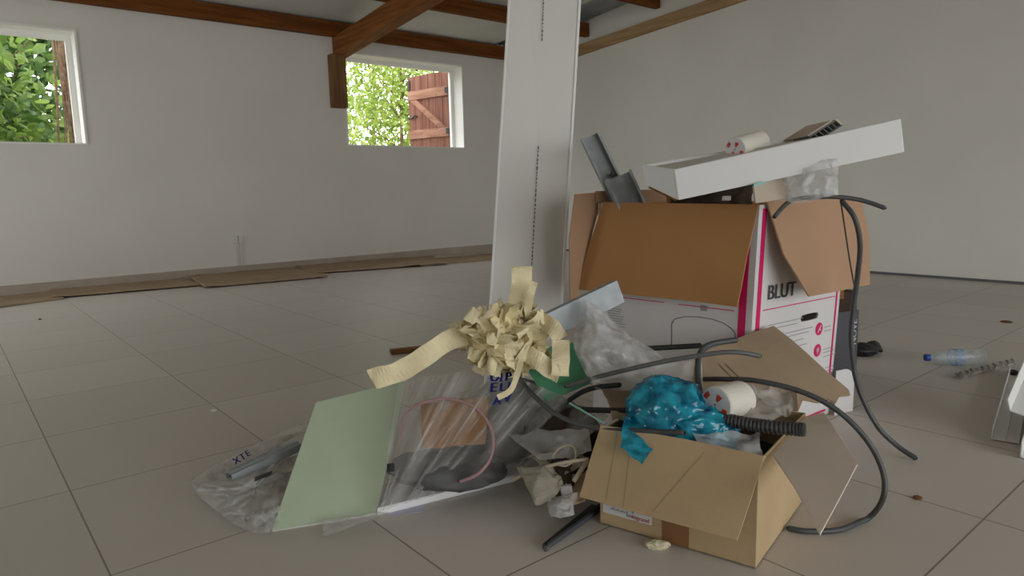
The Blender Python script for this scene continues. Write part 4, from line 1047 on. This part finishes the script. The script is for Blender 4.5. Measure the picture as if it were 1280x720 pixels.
# trunking profiles
def trough(name, label, a, b, w, h, m_=M_pvc, up=V((0,0,1)), tilt=0):
    a, b = V(a), V(b); d = (b-a).normalized(); s_ = d.cross(up).normalized(); u_ = s_.cross(d)
    t = thing(name, label, 'profile', a, 'white plastic profiles'); tk = .0022
    MB().obox(a, d*(b-a).length, s_*w, u_*tk).build('base', m_, t)
    MB().obox(a, d*(b-a).length, s_*tk, u_*h).build('side', m_, t)
    MB().obox(a+s_*(w-tk), d*(b-a).length, s_*tk, u_*h).build('side', m_, t)
    MB().obox(a+s_*w*.5, d*(b-a).length, s_*tk, u_*h*.6).build('divider', m_, t)
    return t
trough('plastic_trunking', 'white open trunking lying lowest, its cut end on the tiles', G(1239,549,.003), G(1262,467,.003), .075, .035)
pa, pb2 = A(1262,514,2.28), A(1288,452,2.55)
t = thing('plastic_profile', 'white angle profile laid on top of the open trunking', 'profile', pa, 'white plastic profiles')
d = (pb2-pa); s_ = d.normalized().cross(V((0,0,1))).normalized()
MB().obox(pa, d, s_*.09-V((0,0,.02)), V((0,0,.003))).build('web', M_pvc, t); MB().obox(pa, d, V((0,0,.04))-s_*.01, s_*.003).build('flange', M_pvc, t)
pa, pb2 = G(1275,572,.003), G(1310,470,.003)
t = thing('plastic_profile', 'white profile ending on the tiles in front of the open trunking', 'profile', pa, 'white plastic profiles')
d = (pb2-pa); s_ = d.normalized().cross(V((0,0,1))).normalized()
MB().obox(pa, d, s_*.06, V((0,0,.003))).build('web', M_pvc, t); MB().obox(pa, d, V((0,0,.055)), s_*.003).build('flange', M_pvc, t)
tag(blob(G(1267,466,.012), (.020,.02,.012), .25, 3, 5.5, 3).build('black_plug', M_black), 'black plug behind the white trunking', 'plug')
# dark carton behind the big box
D0 = G(1036,478); D1 = G(1070,472); Dn = V((-(D1-D0).y,(D1-D0).x,0)).normalized(); Dn = Dn if Dn.dot(CF) > 0 else -Dn
D0 = D0-(D1-D0).normalized()*.12
hg = .30
dk = thing('dark_carton', 'dark grey carton with white letters on its edge, behind the big white carton', 'box', D0)
slab_ = MB().prism([D0+zz, D1+zz, D1+Dn*.16+zz, D0+Dn*.16+zz], V((0,0,hg))).build('carton_body', M_carton, dk, bevel=.002)
top = MB().prism([D0+V((0,0,hg+.002)), D1-(D1-D0)*.06+V((0,0,hg+.002)), D1-(D1-D0)*.06+Dn*.14+V((0,0,hg+.002)), D0+Dn*.14+V((0,0,hg+.002))], V((0,0,.085))).build('dark_top', M_dark, dk, label='near-black block on top')  # solid near-black block set on the carton
mb = MB(); dd = (D1-D0).normalized()
put_text(mb, 'NOVE', D1-dd*.012+V((0,0,hg-.15))-Dn*.0015, V((0,0,1)), -dd, .042, .02); mb.build('lettering', M_label, dk, label='white vertical capitals')
c_ = PL(1064,398,D0,Dn)-Dn*.001
MB().prism([c_+dd*.010*math.cos(k*math.pi/8)+V((0,0,.010*math.sin(k*math.pi/8))) for k in range(16)], -Dn*.0008).build('round_mark', M_label, dk)
# white tab
w0 = A(1040,524,2.44); w0 = G(1043,520); w1_ = G(1066,514)
dw = (w1_-w0); hgt = V((0,0,.17)); prof = [w0+zz, w1_+zz]
for k in range(7):
    a = k/6*math.pi/2; prof.append(w1_-dw*.55*(1-math.cos(a))+hgt*(.68+.32*math.sin(a)))
prof.append(w0+hgt)
tag(MB().prism(prof, V((CF.x,CF.y,0))*.004).build('white_card_tab', M_boxw), 'white round-cornered card standing at the big carton\'s bottom corner', 'card')
# black crumpled thing
gl = thing('work_glove', 'black crumpled work glove on the tiles behind the cartons', 'glove', G(1080,437))
blob(G(1078,437,.028), (.062,.05,.030), .25, 2.6, 3.3).build('palm', M_black, gl, smooth=True)
for k in range(4):
    a = G(1086,436-k*1.8,.026); b = G(1103-k*1.5,439-k*2.6,.012)
    MB().tube(curve([a, a.lerp(b,.5)+V((0,0,.010)), b], 5), [.013,.014,.014,.013,.013,.013,.013,.012,.011,.010,.006], 10).build('finger', M_black, gl, smooth=True)

# ================================================================== CAMERA, LIGHT
cd = bpy.data.cameras.new('camera'); cam = bpy.data.objects.new('camera', cd); C.objects.link(cam)
cd.sensor_width = 36; cd.lens = F_PX/1280*36; cd.clip_start = .02; cd.clip_end = 100
Rm = Matrix((CR, -CD, -CF)).transposed(); cam.matrix_world = Matrix.Translation(O) @ Rm.to_4x4()
S.camera = cam

w = bpy.data.worlds.new('sky'); S.world = w; w.use_nodes = True
bg = w.node_tree.nodes['Background']; bg.inputs['Color'].default_value = (.95,.98,1.0,1); bg.inputs['Strength'].default_value = 4.7
def portal(loc, rot, sx, sy):
    l = bpy.data.lights.new('portal', 'AREA'); l.shape = 'RECTANGLE'; l.size = sx; l.size_y = sy
    o = bpy.data.objects.new('portal', l); C.objects.link(o); o.location = loc; o.rotation_euler = rot; l.cycles.is_portal = True
portal(((FRONT[0]+FRONT[1])/2, YF-.1, (FRONT[2]+FRONT[3])/2), (math.pi/2,0,0), FRONT[1]-FRONT[0], FRONT[3]-FRONT[2])
portal(((W1[0]+W1[1])/2, YB+.2, (W1[2]+W1[3])/2), (-math.pi/2,0,0), W1[1]-W1[0], W1[3]-W1[2])
portal(((W2[0]+W2[1])/2, YB+.2, (W2[2]+W2[3])/2), (-math.pi/2,0,0), W2[1]-W2[0], W2[3]-W2[2])
portal((XL-.1, 5.7, 1.45), (0,-math.pi/2,0), 1.7, 2.6)

vs_ = S.view_settings; vs_.view_transform = 'Standard'; vs_.look = 'None'; vs_.gamma = 1; vs_.exposure = 0; vs_.use_curve_mapping = False
S.cycles.max_bounces = 12; S.cycles.diffuse_bounces = 6; S.cycles.transparent_max_bounces = 24; S.cycles.use_denoising = True
